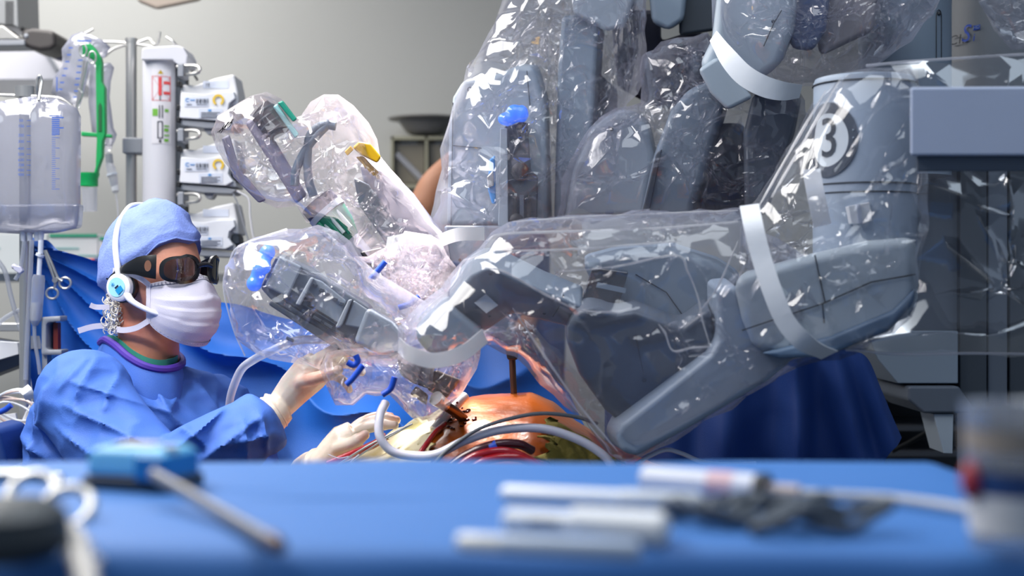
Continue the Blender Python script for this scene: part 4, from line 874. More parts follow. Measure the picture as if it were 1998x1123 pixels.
for i, (dx, dy) in enumerate(((0, 0), (0, 126), (0, 250))):
    Y = 3.45
    pm = thing('infusion_pump', names[i] + ' white infusion pump clamped to the pump column', 'infusion pump', P(400+dx, 240+dy, Y), 'infusion pumps on the column')
    def q(l): return [(x+dx, y+dy) for x, y in l]
    b = MB(); b.ppx(q([(352, 176), (356, 164), (380, 166), (420, 152), (457, 144), (464, 178), (466, 208), (452, 206), (449, 216), (458, 226), (462, 240), (440, 238), (352, 232)]), Y, Y+.10); b.build('housing', WP2, pm, bevel=.006)
    b = MB(); b.ppx(q([(352, 182), (356, 180), (398, 184), (430, 178), (456, 178), (459, 192), (447, 202), (445, 214), (455, 228), (440, 236), (350, 230)]), Y-.018, Y+.01); fc = b.build('front_cover', LBW, pm, bevel=.003)
    b = MB(); b.ppx(q([(352, 233), (440, 240), (462, 244), (452, 252), (395, 250), (352, 244)]), Y-.01, Y+.09); b.build('base_tray', GP, pm, bevel=.003)
    b = MB(); b.ppx(q([(396, 250), (420, 250), (412, 262), (404, 262)]), Y, Y+.04); b.build('foot', GP, pm, bevel=.002)
    b = MB(); b.ppx(q([(453, 206), (466, 208), (468, 226), (456, 226), (449, 216)]), Y+.0, Y+.06); b.build('side_knob', RK, pm, bevel=.004)
    Yf = Y-.0185
    b = MB(); plate(b, 360+dx, 190+dy, 406+dx, 208+dy, Yf); plate(b, 388+dx, 212+dy, 434+dx, 230+dy, Yf); b.build('label', mat('label_bluish', (214, 220, 234), .5), fc)
    b = MB(); plate(b, 396+dx, 158+dy, 446+dx, 172+dy, Y-.0005); b.build('label', mat('label_bluish', (214, 220, 234), .5), pm)
    b = MB()
    for k, wd in enumerate((1.4, .8, 2, .8, 1.2, 2, .9, 1.6)): plate(b, 383+k*3+dx, 193+dy, 383+k*3+wd+dx, 201+dy, Yf-.0012)
    for k in range(4): plate(b, 392+dx, 219+3*k+dy, 430-(k % 2)*6+dx, 220+3*k+dy, Yf-.0012)
    plate(b, 383+dx, 203+dy, 404+dx, 204+dy, Yf-.0012); plate(b, 364+dx, 203+dy, 374+dx, 204.5+dy, Yf-.0012)
    b.build('barcode', INKK, fc)
    b = MB(); plate(b, 406+dx, 213+dy, 412+dx, 217+dy, Yf-.0012); disc_ring(b, P(366+dx, 195+dy, Yf-.001), 2.5/FPX*Y, 4/FPX*Y, R(40), R(320)); plate(b, 371+dx, 194+dy, 380+dx, 196+dy, Yf-.0012); b.build('emblem', LBI, fc)
    if i < 2:
        b = MB(); disc_ring(b, P(426+dx, 195+dy, Yf-.003), 7/FPX*Y, 11/FPX*Y, R(-60), R(240)); b.build('dial_ring', YR, fc)
    if i == 0:
        b = MB()
        for u in range(5):
            for v in range(5):
                if (u*3+v*5+u*v) % 3: plate(b, 402+u*1.8, 161+v*1.6, 403.6+u*1.8, 162.5+v*1.6, Y-.001)
        b.build('emblem', INKK, pm)
    b = MB(); pipe(b, [(346+dx, 130+dy, Y-.02), (375+dx, 128+dy, Y-.04), (389+dx, 132+dy, Y-.05), (386+dx, 142+dy, Y-.05), (362+dx, 146+dy, Y-.03)], .0042, 8); b.build('clamp_loop', STEEL, pm)
    b = MB(); b.ppx(q([(346, 124), (358, 124), (358, 150), (346, 150)]), Y-.04, Y+.02); b.build('clamp_body', GP, pm, bevel=.003)
    for yy in (158, 204, 228):
        b = MB(); b.ppx(q([(344, yy), (351, yy), (351, yy+10), (344, yy+10)]), Y-.02, Y+.01); b.build('rail_clip', RB, pm, bevel=.002)
# power leads of the pumps
hose_cols = mat('lead_white', (216, 216, 220), .5)
hose('power_lead', [(462, 372, 3.42), (485, 388, 3.42), (488, 420, 3.42), (494, 460, 3.42), (505, 485, 3.42)], .0026, hose_cols, 'thin white lead hanging below the camera bag at left', 'cable')
hose('power_lead', [(455, 378, 3.44), (465, 400, 3.44), (476, 440, 3.44), (488, 480, 3.44)], .0018, GP, 'thin grey lead beside the white hanging lead', 'cable')
# front drainage bag
BAG = film('bag_film', haze=.42, hazecol=(194, 197, 216), bump=.06, bscale=8); Yb = 3.02
bg = thing('drainage_bag', 'large clear drainage bag with blue graduations hanging at far left', 'fluid bag', P(75, 455, Yb))
crumple_bag('bag', [(-40, 205), (10, 196), (60, 188), (110, 192), (150, 210), (158, 228), (158, 300), (157, 420), (150, 446), (110, 454), (60, 457), (0, 454), (-40, 450)], Yb, .035, BAG, bg, sp=.028, amp=.003, seed=21, sharp=180, ragged=.02, folds=[(75, 205, 70, 440, .012), (130, 215, 138, 430, .01), (5, 210, 10, 430, .008)], fine=.0006)
b = MB(); b.ppx([(-40, 399), (154, 397), (150, 443), (110, 450), (0, 450), (-40, 446)], Yb-.02, Yb+.02); b.build('fluid', film('fluid_film', haze=.25, hazecol=(170, 186, 220), bump=.02), bg, bevel=.006)
for k, (yy, n_) in enumerate(zip((235, 246, 264, 276, 290, 301, 312, 322, 332, 341), ('50', '100', '200', '300', '400', '500', '600', '700', '800', '900'))):
    text_mb(n_, lambda x, y, yy=yy: P(41, yy, Yb-.052) + Vector((x, 0, y)), size=.0085).build('graduation', BI, bg)
    b = MB(); plate(b, 52, yy-.5, 60, yy+.5, Yb-.052); b.build('graduation', BI, bg)
b = MB()
for k in range(36): plate(b, 101, 228+k*4, 108 + (k % 5 == 0)*8 + (k < 9)*8, 229+k*4 + (k < 9)*1.5, Yb-.052)
plate(b, 96, 225, 120, 226.5, Yb-.052); b.build('graduation', BI, bg)
for sx in (-1, 1):
    b = MB(); b.tube([P(76+sx*12, 195, Yb-.03) + Vector((.0055*math.cos(a), 0, .0055*math.sin(a))) for a in [2*PI*k/16 for k in range(17)]], .0012, 6); b.build('eyelet', BAG, bg)
for k, x in enumerate((45, 58, 72, 80)):
    b = MB(); b.tube([P(x, 448, Yb), P(x, 470, Yb)], [.008, .005], 12); b.build('outlet_port', mat('port_clear', (216, 222, 232), .25), bg)
hk = thing('bag_hanger', 'steel bar and hook carrying the drainage bag', 'hanger', P(50, 200, Yb+.04))
b = MB(); b.lathe([(.022, P(0, 190, 3.06).z), (.022, P(0, 169, 3.06).z)], (P(49, 0, 3.06).x, 3.06, 0), (0, 0, 1), 24); b.build('collar', STEEL, hk)
b = MB(); pipe(b, [(-30, 184, 3.06), (30, 186, 3.05), (80, 188, 3.05), (120, 193, 3.05), (146, 212, 3.05)], .003, 8); b.build('bar', STEEL, hk)
b = MB(); pipe(b, [(76, 195, 3.0), (72, 172, 2.99), (73, 155, 2.99), (78, 148, 2.99), (81, 160, 2.99), (78, 180, 2.98), (76, 196, 2.97)], .0032, 8); b.build('hook', STEEL, hk)
b = MB(); b.tube([(P(49, 0, 3.06).x, 3.06, 0), (P(49, 0, 3.06).x, 3.06, P(0, 180, 3.06).z)], .012, 14); b.build('upright', STEEL, hk)
# tilted bag and narrow bag behind
Y2 = 3.5
bg = thing('infusion_bag', 'tilted clear infusion bag with blue scale on the pole hook', 'fluid bag', P(140, 210, Y2))
crumple_bag('bag', [(120, 95), (140, 68), (160, 62), (200, 78), (216, 92), (205, 112), (178, 120), (172, 150), (155, 212), (100, 182), (105, 150), (122, 128)], Y2, .022, BAG, bg, sp=.017, amp=.002, seed=22, sharp=180, ragged=.02, fine=.0005)
b = MB()
for k in range(7): plate(b, 134-k*3.4, 92+k*13.5, 142-k*3.4, 94.5+k*13.5, Y2-.04); plate(b, 152-k*1.6, 116+k*12, 161-k*1.6, 118.5+k*12, Y2-.04)
plate(b, 150, 78, 178, 81, Y2-.04); plate(b, 110, 150, 112, 178, Y2-.04); b.build('graduation', BI, bg)
bg = thing('infusion_bag', 'narrow clear infusion bag hanging between green holder and pole', 'fluid bag', P(205, 300, Y2))
crumple_bag('bag', [(175, 125), (215, 122), (223, 132), (216, 160), (214, 190), (222, 250), (228, 262), (224, 275), (214, 298), (204, 298), (196, 270), (180, 262), (172, 200)], Y2+.03, .022, BAG, bg, sp=.015, amp=.002, seed=23, sharp=180, ragged=.02, fine=.0005)
dc = thing('drip_chamber', 'clear drip chamber dangling below the narrow infusion bag', 'drip chamber', P(222, 380, Y2))
b = MB(); b.tube([P(212, 300, Y2), P(214, 318, Y2)], .009, 14); b.build('spike', GP, dc)
b = MB(); b.tube([P(213, 318, Y2), P(217, 330, Y2), P(221, 350, Y2), P(226, 376, Y2)], [.009, .011, .011, .007], 16); b.build('chamber', film('chamber_film', haze=.4, bump=.02), dc)
b = MB(); b.tube([P(222, 352, Y2), P(225, 372, Y2)], .009, 14); b.build('fluid', mat('chamber_fluid', (224, 226, 230), .2), dc)
b = MB(); b.tube([P(218, 338, Y2), P(219, 342, Y2)], .0135, 16); b.build('flange', mat('port_clear', (216, 222, 232), .25), dc)
b = MB(); pipe(b, [(226, 378, Y2), (229, 400, Y2), (231, 440, Y2), (228, 500, Y2)], .002, 6); b.build('line', mat('lead_white', (216, 216, 220), .5), dc)
# green holder
GR = mat('holder_green', (10, 158, 84), .38, var=.05)
gh = thing('bag_holder', 'bright green plastic holder hanging from the steel hook', 'holder', P(180, 365, 3.42)); Yg = 3.42
b = MB(); b.ppx([(160, 86), (175, 84), (186, 96), (196, 112), (198, 122), (198, 160), (204, 170), (205, 262), (200, 275), (199, 305), (190, 330), (184, 362), (178, 362), (180, 345), (186, 325), (188, 275), (187, 200), (186, 125), (180, 116), (160, 106)], Yg, Yg+.022); b.build('stem', GR, gh, bevel=.003)
b = MB(); b.ppx([(192, 206), (195, 200), (198, 206), (198, 256), (192, 256)], Yg-.002, Yg+.002); b.build('stem_slot', mat('holder_green_dark', (4, 92, 48), .5), gh)
b = MB(); b.ppx([(158, 256), (217, 262), (217, 268), (158, 265)], Yg+.004, Yg+.02); b.build('cross_bar', GR, gh, bevel=.002)
cc = P(174, 350, Yg+.01)
b = MB(); b.lathe([(.021, -.016), (.021, .002), (.024, .010), (.024, .016), (.020, .016), (.018, -.016)], cc, (0, 0, 1), 28, False); b.build('ring_cup', GR, gh)
b = MB(); b.tube([P(174, 366, Yg+.01), P(176, 412, Yg+.01)], [.019, .016], 20); b.build('clear_tube', film('chamber_film', haze=.4, bump=.02), gh)
for c_, r_ in (((162, 98), .011), ((180, 112), .011)):
    b = MB(); b.tube([P(*c_, Yg-.012) + Vector((r_*.8*math.cos(a), 0, r_*1.3*math.sin(a))) for a in [2*PI*k/20 for k in range(21)]], .0022, 8); b.build('wire_ring', STEEL, gh)
b = MB(); pipe(b, [(164, 118, Yg-.01), (160, 150, Yg-.01), (148, 210, Yg-.01), (153, 200, Yg-.01), (160, 182, Yg-.01), (152, 174, Yg-.01)], .0026, 8); pipe(b, [(170, 120, Yg-.01), (160, 165, Yg-.01), (150, 212, Yg-.01)], .0026, 8); b.build('wire_clip', STEEL, gh)
# ceiling equipment, top left
Ye = 4.0
ce = thing('ceiling_boom', 'grey ceiling-mounted equipment arm with dark rounded joint at top left', 'ceiling arm', P(40, 90, Ye))
b = MB(); b.ppx([(-60, -40), (33, -40), (36, 55), (26, 50), (-60, 40)], Ye-.08, Ye+.1); b.build('perforated_box', mat('box_grey', (150, 152, 154), .4, .3), ce, bevel=.004)
b = MB()
for u in range(5):
    for v in range(9): plate(b, 10+u*3.4, 2+v*5.4, 12.2+u*3.4, 5.6+v*5.4, Ye-.081)
b.build('vent_hole', RB, ce)
b = MB(); b.ppx([(-40, 50), (6, 50), (40, 76), (-40, 78)], Ye-.1, Ye-.02); b.build('bracket', STEEL, ce, bevel=.003)
b = MB(); b.ppx([(-60, 78), (48, 77), (48, 88), (-60, 90)], Ye-.1, Ye); b.build('rail', GP, ce, bevel=.003)
b = MB(); b.lathe([(.02, -.055), (.05, -.05), (.052, .04), (.036, .055), (.01, .06)], P(74, 74, Ye-.03), (0, 0, -1), 28); 
b.v = [Vector((v.x*1.0, v.y, v.z)) for v in b.v]; b = MB(); b.ppx([(40, 58), (62, 54), (95, 57), (107, 62), (108, 90), (98, 96), (78, 99), (60, 95), (42, 88)], Ye-.09, Ye+.05); b.build('joint', mat('joint_dark', (66, 62, 62), .5), ce, bevel=.012, seg=3)
b = MB(); b.ball(P(51, 70, Ye-.09), (.007, .004, .007)); b.build('joint_screw', GP, ce)
b = MB(); b.ppx([(36, 45), (50, 58), (40, 60)], Ye-.05, Ye); b.build('gusset', RB, ce)
cb = thing('wall_cabinet', 'white overhead cabinet below the ceiling arm at left', 'cabinet', P(40, 155, 4.4))
b = MB(); b.ppx([(-80, 88), (84, 98), (112, 138), (112, 156), (-80, 156)], 4.35, 4.75); b.build('body', WP, cb, bevel=.004)
b = MB(); b.ppx([(84, 98), (90, 98), (114, 136), (110, 139)], 4.34, 4.36); b.build('edge_trim', GP, cb)
b = MB(); b.ppx([(88, 102), (95, 92), (118, 98), (120, 78), (128, 80), (126, 112), (118, 116), (98, 112)], 4.1, 4.16); tag(b.build('blue_clamp', mat('navy_plastic', (22, 34, 96), .45), None, bevel=.006), 'navy blue clamp between the dark joint and tilted bag', 'clamp')
b = MB(); b.ppx([(262, -40), (400, -40), (392, 0), (305, 18), (266, 2)], 4.2, 4.22); tag(b.build('ceiling_lamp', mat('lamp_underside', (176, 162, 150), .6), None, bevel=.01), 'beige underside of a ceiling lamp at the top edge', 'lamp')
# boxes on the shelf behind the bags
b = MB(); b.box(P(90, 540, 4.4) + Vector((0, .15, 0)), (1.0, .35, .03)); sf = b.build('wall_shelf', WP2, None, bevel=.003); tag(sf, 'white shelf behind the infusion stand at left', 'shelf')
for (x0, y0, x1, y1, lb, tm) in ((-60, 455, 92, 533, 'flat white carton at the left end of the shelf', None), (94, 457, 191, 533, 'white carton with green top edge on the shelf', 'g'), (192, 463, 225, 533, 'small carton with green edge right of the larger carton', 'g')):
    t = thing('carton', lb, 'box', P((x0+x1)/2, y1, 4.35)); b = MB(); b.ppx([(x0, y0), (x1, y0), (x1, y1), (x0, y1)], 4.3, 4.5); bxo = b.build('box', mat('carton_white', (206, 212, 214), .6), t, bevel=.002)
    if tm: b = MB(); b.ppx([(x0+2, y0-1), (x1-2, y0-1), (x1-2, y0+5), (x0+2, y0+5)], 4.295, 4.3); b.build('green_edge', mat('carton_green', (40, 150, 116), .5), bxo)
    b = MB(); plate(b, x0+12, y1-50, x0+60 if x1-x0 > 70 else x0+25, y1-47, 4.299); plate(b, x1-40, y1-36, x1-6, y1-33, 4.299); b.build('print_line', mat('print_teal', (110, 170, 170), .6), bxo)
b = MB(); b.ppx([(183, 503), (222, 499), (224, 516), (183, 516)], 4.2, 4.28); tag(b.build('blue_case', mat('case_blue', (34, 62, 130), .5), None, bevel=.003), 'small dark blue case on the shelf next to the cap', 'case')
b = MB(); b.ppx([(167, 505), (184, 504), (184, 513), (167, 513)], 4.2, 4.28); tag(b.build('red_case', mat('case_red', (196, 30, 36), .5), None, bevel=.002), 'small red case beside the dark blue case', 'case')
# hanging lines from the bag
CL = film('line_film', haze=.45, hazecol=(214, 220, 232), bump=.02); Yl = 2.98
for k, (pts, r_, lb) in enumerate((([(47, 470, Yl), (44, 500, Yl), (38, 530, Yl), (30, 545, Yl)], .0042, 'short clear line ending at the white stopcock'), ([(62, 468, Yl), (60, 520, Yl), (56, 600, Yl), (52, 680, Yl), (50, 740, Yl)], .0048, 'long clear line hanging straight from the drainage bag'),
        ([(-10, 500, 3.1), (10, 530, 3.1), (22, 580, 3.1), (40, 640, 3.1), (66, 700, 3.1), (80, 735, 3.1)], .0052, 'clear hose sagging from the far left edge'), ([(-10, 640, 3.1), (10, 620, 3.1), (40, 604, 3.1), (60, 602, 3.1)], .005, 'clear hose curving in at the left edge above the rail'))):
    hose('infusion_line', pts, r_, CL, lb, 'tube')
dc = thing('drip_chamber', 'long clear drip chamber below the drainage bag', 'drip chamber', P(75, 625, Yl-.02))
b = MB(); b.tube([P(80, 468, Yl), P(79, 495, Yl)], [.0055, .0055], 12); b.tube([P(79, 495, Yl), P(77, 500, Yl)], .009, 14); b.tube([P(78, 500, Yl), P(76, 536, Yl)], .005, 12); b.build('connector', mat('port_clear', (216, 222, 232), .25), dc)
b = MB(); b.tube([P(76, 536, Yl), P(75, 545, Yl), P(70, 622, Yl), P(68, 634, Yl)], [.011, .0135, .0125, .006], 18); b.build('chamber', CL, dc)
b = MB(); b.tube([P(72, 590, Yl), P(70, 625, Yl)], [.0105, .0105], 16); b.build('filter', mat('filter_white', (226, 228, 234), .4), dc)
b = MB(); pipe(b, [(67, 634, Yl), (68, 665, Yl), (74, 700, Yl), (78, 730, Yl)], .004, 8); b.build('line', CL, dc)
b = MB(); b.ball(P(28, 520, Yl), .006); b.ppx([(24, 516), (40, 520), (44, 528), (38, 534), (26, 526)], Yl-.008, Yl+.008); tag(b.build('stopcock', mat('stopcock_lilac', (206, 206, 226), .35), None, bevel=.002), 'pale lilac stopcock at the end of a short line', 'valve')
# scissors clamp on the drape
hc = thing('hemostat', 'steel hemostat clamp hanging on the blue drape', 'clamp', P(115, 582, 3.03)); Yh = 3.03
for pts in ([(87, 488, Yh), (94, 510, Yh), (103, 535, Yh), (108, 552, Yh), (106, 562, Yh)], [(89, 488, Yh), (100, 512, Yh), (112, 540, Yh), (118, 546, Yh), (122, 548, Yh)]):
    b = MB(); pipe(b, pts, .0034, 8); b.build('shank', STEEL, hc)
for c_ in ((102, 572), (127, 552)):
    b = MB(); b.tube([P(*c_, Yh) + Vector((.0125*math.cos(a), 0, .0115*math.sin(a))) for a in [2*PI*k/24 for k in range(25)]], .0028, 8); b.build('finger_ring', STEEL, hc)
b = MB(); b.lathe([(.006, -.004), (.006, .004)], P(108, 546, Yh-.003), (0, 1, 0), 12); b.build('ratchet', STEEL, hc)
# grey grip frame, rail, lower clutter
gf = thing('grip_frame', 'grey rectangular grip frame left of the surgeon shoulder', 'frame', P(100, 690, 3.0))
b = MB()
for poly in ([(80, 618), (118, 616), (118, 627), (80, 629)], [(80, 618), (90, 618), (90, 692), (80, 692)], [(80, 682), (120, 682), (120, 692), (80, 692)]): b.ppx(poly, 2.98, 3.03)
b = mesh_mb(remeshed(b, .003, 1)); b.build('grip', GP, gf)
b = MB(); b.ppx([(104, 629), (113, 629), (113, 682), (104, 682)], 3.0, 3.02); b.build('red_insert', mat('insert_red', (110, 34, 30), .5), gf)
b = MB(); b.ppx([(90, 627), (106, 627), (106, 684), (90, 684)], 3.02, 3.03); b.build('back_plate', mat('insert_navy', (26, 50, 92), .5), gf)
b = MB(); b.ppx([(82, 690), (92, 690), (92, 780), (82, 780)], 2.99, 3.02); b.build('post', GP, gf)
b = MB(); b.ppx([(-40, 630), (46, 630), (46, 646), (-40, 646)], 3.2, 3.26); tag(b.build('equipment_rail', STEEL, None, bevel=.003), 'horizontal steel equipment rail at the left edge', 'rail')
b = MB(); b.ppx([(-40, 660), (40, 672), (44, 710), (-40, 742)], 3.15, 3.25); tag(b.build('monitor_box', mat('monitor_navy', (54, 66, 92), .4), None, bevel=.004), 'dark blue-grey equipment box under the rail', 'equipment')
b = MB(); b.ppx([(-40, 664), (34, 668), (36, 690), (-40, 712)], 3.12, 3.14); tag(b.build('paper_card', LBW, None), 'pale paper card in front of the equipment box', 'card')
b = MB(); b.tube([P(65, 600, 3.12), P(65, 900, 3.12)], .012, 14); b.ppx([(52, 655), (80, 655), (80, 680), (52, 680)], 3.09, 3.13); tag(b.build('stand_pole', mat('pole_white', (196, 200, 208), .35), None), 'pale stand pole with clamp beside the grip frame', 'pole')
rnd = random.Random(11)
for k in range(7):
    c0 = P(28, 790+k*4, 2.95); ph = k*.5; rr_ = .040+.005*(k % 3)
    pts = [c0 + Vector((rr_*1.15*math.cos(a), -.012*math.sin(a+ph)-.003*k, rr_*.8*math.sin(a)+.006*math.sin(2*a+ph))) for a in [2*PI*i/28 for i in range(29)]]
    b = MB(); b.tube(pts, .0028, 8); tag(b.build('coiled_line', mat('line_peach' if k % 2 else 'line_white', (226, 202, 190) if k % 2 else (214, 220, 228), .25, coat=.5), None), ('first', 'second', 'third', 'fourth', 'fifth', 'sixth', 'seventh')[k] + ' loop from the top of the coiled infusion lines at left', 'tube', 'coiled infusion lines')
b = MB(); b.ribbon(catmull([P(46, 756, 2.90), P(54, 765, 2.89), P(60, 778, 2.90)], 4), .022, (1, 0, .3), .001); tag(b.build('paper_tape', STRAP, None), 'white tape wrapped around the coiled lines', 'tape')
bt = thing('sample_bottle', 'small clear bottle with white cap beside the surgeon sleeve', 'bottle', P(34, 900, 2.98))
b = MB(); b.tube([P(30, 902, 2.98), P(34, 850, 2.98)], [.017, .015], 20); b.build('bottle', CL, bt)
b = MB(); b.tube([P(34, 850, 2.98), P(37, 832, 2.98)], [.016, .016], 20); b.build('cap', LBW, bt)
b = MB(); b.tube([P(48, 832, 2.97), P(58, 806, 2.97), P(64, 784, 2.97)], [.010, .009, .004], 14); tag(b.build('white_connector', LBW, None), 'white tapered connector above the small bottle', 'connector')
hose('red_line', [(-10, 870, 2.93), (10, 876, 2.93), (30, 880, 2.93), (44, 880, 2.93)], .0045, mat('line_red', (214, 30, 34), .35), 'short bright red line at the lower left edge', 'tube')
b = MB(); b.ppx([(-20, 812), (30, 806), (38, 850), (-20, 862)], 3.04, 3.05); tag(b.build('warning_card', LBW, None), 'white printed card behind the coiled lines', 'card')
b = MB(); b.ppx([(-40, 830), (-2, 838), (16, 915), (-40, 915)], 2.6, 2.75); tag(b.build('drape_corner', DR2, None, bevel=.01), 'dark blue drape corner at the lower left edge', 'drape')
hose('blue_line', [(-10, 806, 2.9), (8, 800, 2.9), (22, 790, 2.9)], .006, TIE, 'short blue tube end at the left edge', 'tube')
# wall bins behind the robot
wb = thing('bin_rack', 'beige wall rack with two tilt-out storage bins', 'storage rack', P(812, 366, 5.15))
BEI = mat('rack_beige', (150, 148, 128), .55); BINM = mat('bin_taupe', (122, 116, 102), .3, coat=.3)
for x in (765, 832, 900):
    b = MB(); b.ppx([(x-2.5, 266), (x+2.5, 266), (x+2.5, 366), (x-2.5, 366)], 5.10, 5.29); b.build('divider', BEI, wb)
for y in (268, 362):
    b = MB(); b.ppx([(763, y-2.5), (902, y-2.5), (902, y+4), (763, y+4)], 5.10, 5.29); b.build('shelf_edge', BEI, wb)
for x0, x1 in ((768, 829), (835, 897)):
    b = MB(); b.ppx([(x0, 271), (x1, 271), (x1, 359), (x0, 359)], 5.14, 5.28); o = b.build('bin', BINM, wb, bevel=.004)
    b = MB(); plate(b, x0+14, 273, x0+46, 282, 5.139); b.build('bin_label', mat('bin_label', (176, 178, 176), .5), o)
b = MB(); b.tube([P(774, 300, 5.12), P(826, 352, 5.12)], .012, 10); tag(b.build('plastic_wrap', film('wrap_film', haze=.5, bump=.1), None), 'clear wrapped tube inside the left storage bin', 'package')
b = MB(); b.lathe([(.05, 0), (.07, .01), (.10, .05), (.135, .055), (.135, .06), (.095, .06)], P(830, 263, 5.15), (0, 0, 1), 32); tag(b.build('bowl', mat('bowl_grey', (128, 126, 124), .45), None), 'grey wide-rimmed bowl on top of the bin rack', 'bowl')
# invented cart shape that darkens the background gap at right
dk = thing('dark_filler_cart', 'dark cart shape added to darken the background behind the foot bracket', 'cart', (P(1800, 0, 3.9).x, 3.9, 0))
DK = mat('dark_filler', (34, 38, 44), .6)
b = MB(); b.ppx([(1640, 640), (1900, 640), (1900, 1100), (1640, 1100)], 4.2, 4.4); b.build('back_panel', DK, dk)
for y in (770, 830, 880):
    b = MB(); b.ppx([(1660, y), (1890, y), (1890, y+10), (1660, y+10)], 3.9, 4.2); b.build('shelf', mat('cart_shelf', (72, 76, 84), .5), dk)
b = MB(); b.ppx([(1745, 782), (1800, 780), (1800, 768), (1748, 766)], 3.85, 4.0); tag(b.build('folded_cloth', mat('cloth_grey', (150, 146, 142), .7), None, bevel=.004), 'pale folded cloth on the dark cart shelf', 'cloth')
for k, pts in enumerate(([(1690, 690, 3.5), (1700, 720, 3.5), (1694, 780, 3.5)], [(1712, 690, 3.5), (1730, 760, 3.5), (1716, 820, 3.5)], [(1740, 880, 3.5), (1780, 860, 3.5), (1830, 830, 3.5)])):
    hose('power_cable', pts, .006, RB, ('black cable next to the right drape edge, nearest the drape', 'black cable curving behind the right drape edge', 'black cable slanting across the dark cart')[k], 'cable')
# ================================================================== the surgeon
SKIN = mat('skin', (206, 142, 118), .5, var=.10, vscale=40, sss=.12, bump=.15, bscale=160, col2=(188, 108, 88), c2scale=11, c2lo=.5, c2hi=.75)
GOWN = mat('gown_blue', (60, 104, 190), .7, var=.07, vscale=30, bump=.18, bscale=520)
CAPM = mat('cap_blue', (122, 144, 214), .75, var=.16, vscale=90, bump=.3, bscale=260)
MASK = mat('mask_white', (204, 202, 218), .7, var=.02, bump=.12, bscale=500)
GLOVE = mat('glove_latex', (232, 218, 200), .42, var=.06, vscale=30, sss=.25, col2=(226, 164, 140), c2scale=14, c2lo=.5, c2hi=.7, bump=.15, bscale=90, coat=.15)
HC = P(300, 532, 2.775)                       # head centre
TH = R(28); FW = Vector((math.cos(TH), -math.sin(TH), 0)); UP = Vector((0, 0, 1)); RT = Vector((-math.sin(TH), -math.cos(TH), 0))
UP = Vector((0.03, 0, 1)).normalized()
def H(f, r, u): return HC + FW*f + RT*r + UP*u
def headpt(az, el, off=0.0):
    """az 0 = forward, + = his right; el = elevation"""
    f, r, u = math.cos(el)*math.cos(az), math.cos(el)*math.sin(az), math.sin(el)
    a, b_, c = .098, .075, .122
    if u < 0: c = .118
    p = Vector((f*a, r*b_, u*c)); t = max(0, -p.z/.118)
    p.y *= 1 - .30*t*t
    if p.x < 0: p.x *= 1 - .55*t**1.5
    else: p.x *= 1 + .05*t
    if p.x > 0:                                 # nose, brow, chin
        g = math.exp(-(az/.17)**2)
        p.x += g*(.026*math.exp(-((p.z+.030)/.018)**2) + .012*math.exp(-((p.z+.008)/.022)**2) + .006*math.exp(-((p.z+.095)/.018)**2) + .006*math.exp(-((p.z+.066)/.010)**2))
        p.x += .005*math.exp(-((p.z-.018)/.012)**2)*math.exp(-((abs(az)-.35)/.3)**2) - .005*math.exp(-((p.z-.0)/.012)**2)*math.exp(-((abs(az)-.35)/.16)**2)
    d = p.normalized(); p = p + d*off
    return H(p.x, p.y, p.z)
su = thing('person', 'surgeon in blue gown, cap, mask and dark glasses reaching towards the robot', 'person', P(250, 900, 2.775)); su.location.z = 0; su['_o'] = tuple(su.location)
NB = P(286, 735, 2.80)                         # neck base
SA = Vector((-.74, -.67, 0)); SF = Vector((.67, -.74, 0))   # shoulder axis (to his right) and facing
def ell(c, a, b_, n=28): return [c + SA*a*math.cos(t) + SF*b_*math.sin(t) for t in [2*PI*k/n for k in range(n)]]
# --- arms and hands as joint chains
R_sh, R_el, R_wr = P(158, 770, 2.62), P(318, 945, 2.46), P(532, 806, 2.52)
L_sh, L_el, L_wr = P(420, 800, 2.90), P(500, 1010, 2.75), P(622, 912, 2.52)
RH = dict(palm=[(548, 790), (575, 758), (605, 728), (626, 712)], pr=[.030, .036, .040, .034], Y=2.53,
          fingers=[[(618, 700, -.02), (652, 682, -.035), (682, 672, -.04), (702, 676, -.04)], [(628, 706, -.01), (664, 690, -.02), (696, 684, -.02), (718, 692, -.02)],
                   [(632, 718, .0), (666, 708, .0), (692, 712, .0), (706, 726, .0)], [(630, 732, .012), (656, 734, .014), (674, 746, .014), (682, 760, .014)], [(590, 742, -.03), (614, 738, -.045), (640, 730, -.05), (660, 722, -.052)]])
LH = dict(palm=[(628, 902), (650, 880), (672, 860), (694, 846)], pr=[.028, .032, .036, .030], Y=2.50,
          fingers=[[(700, 840, -.01), (726, 832, -.02), (750, 828, -.025), (770, 829, -.03)], [(696, 836, .006), (724, 822, .0), (752, 816, .0), (774, 819, .0)], [(690, 836, .022), (718, 818, .02), (744, 811, .02), (762, 812, .02)], [(684, 838, .034), (706, 822, .036), (726, 815, .036), (740, 814, .036)], [(662, 872, -.025), (682, 866, -.045), (698, 858, -.05), (712, 848, -.05)]])
def hand(b, h, wr, k=1.0):
    Y = h['Y']; pts = [wr] + [P(x, y, Y) for x, y in h['palm']]
    b.tube(pts, [.027*k] + [r*k for r in h['pr']], 16, True, .62, up=(0, 1, 0)) if False else b.tube(pts, [.028*k] + [r*k*.86 for r in h['pr']], 16)
    for i, f in enumerate(h['fingers']):
        q = [P(x, y, Y+d) for x, y, d in f]; r0 = (.0098, .0100, .0096, .0085, .0115)[i]*k
        root = P(*h['palm'][2 if i == 4 else 3][:2], Y)
        if i == 4: root = P(*h['palm'][1], Y-.01)
        b.tube([root.lerp(q[0], .5)] + catmull(q, 4), [r0*1.1, r0*1.05, r0*1.05, r0, r0*.9, r0*.75], 10)
        b.ball(q[-1], r0*.8, 10, 8)
        for j in (1, 2): b.ball(q[j], r0*1.06, 10, 8)
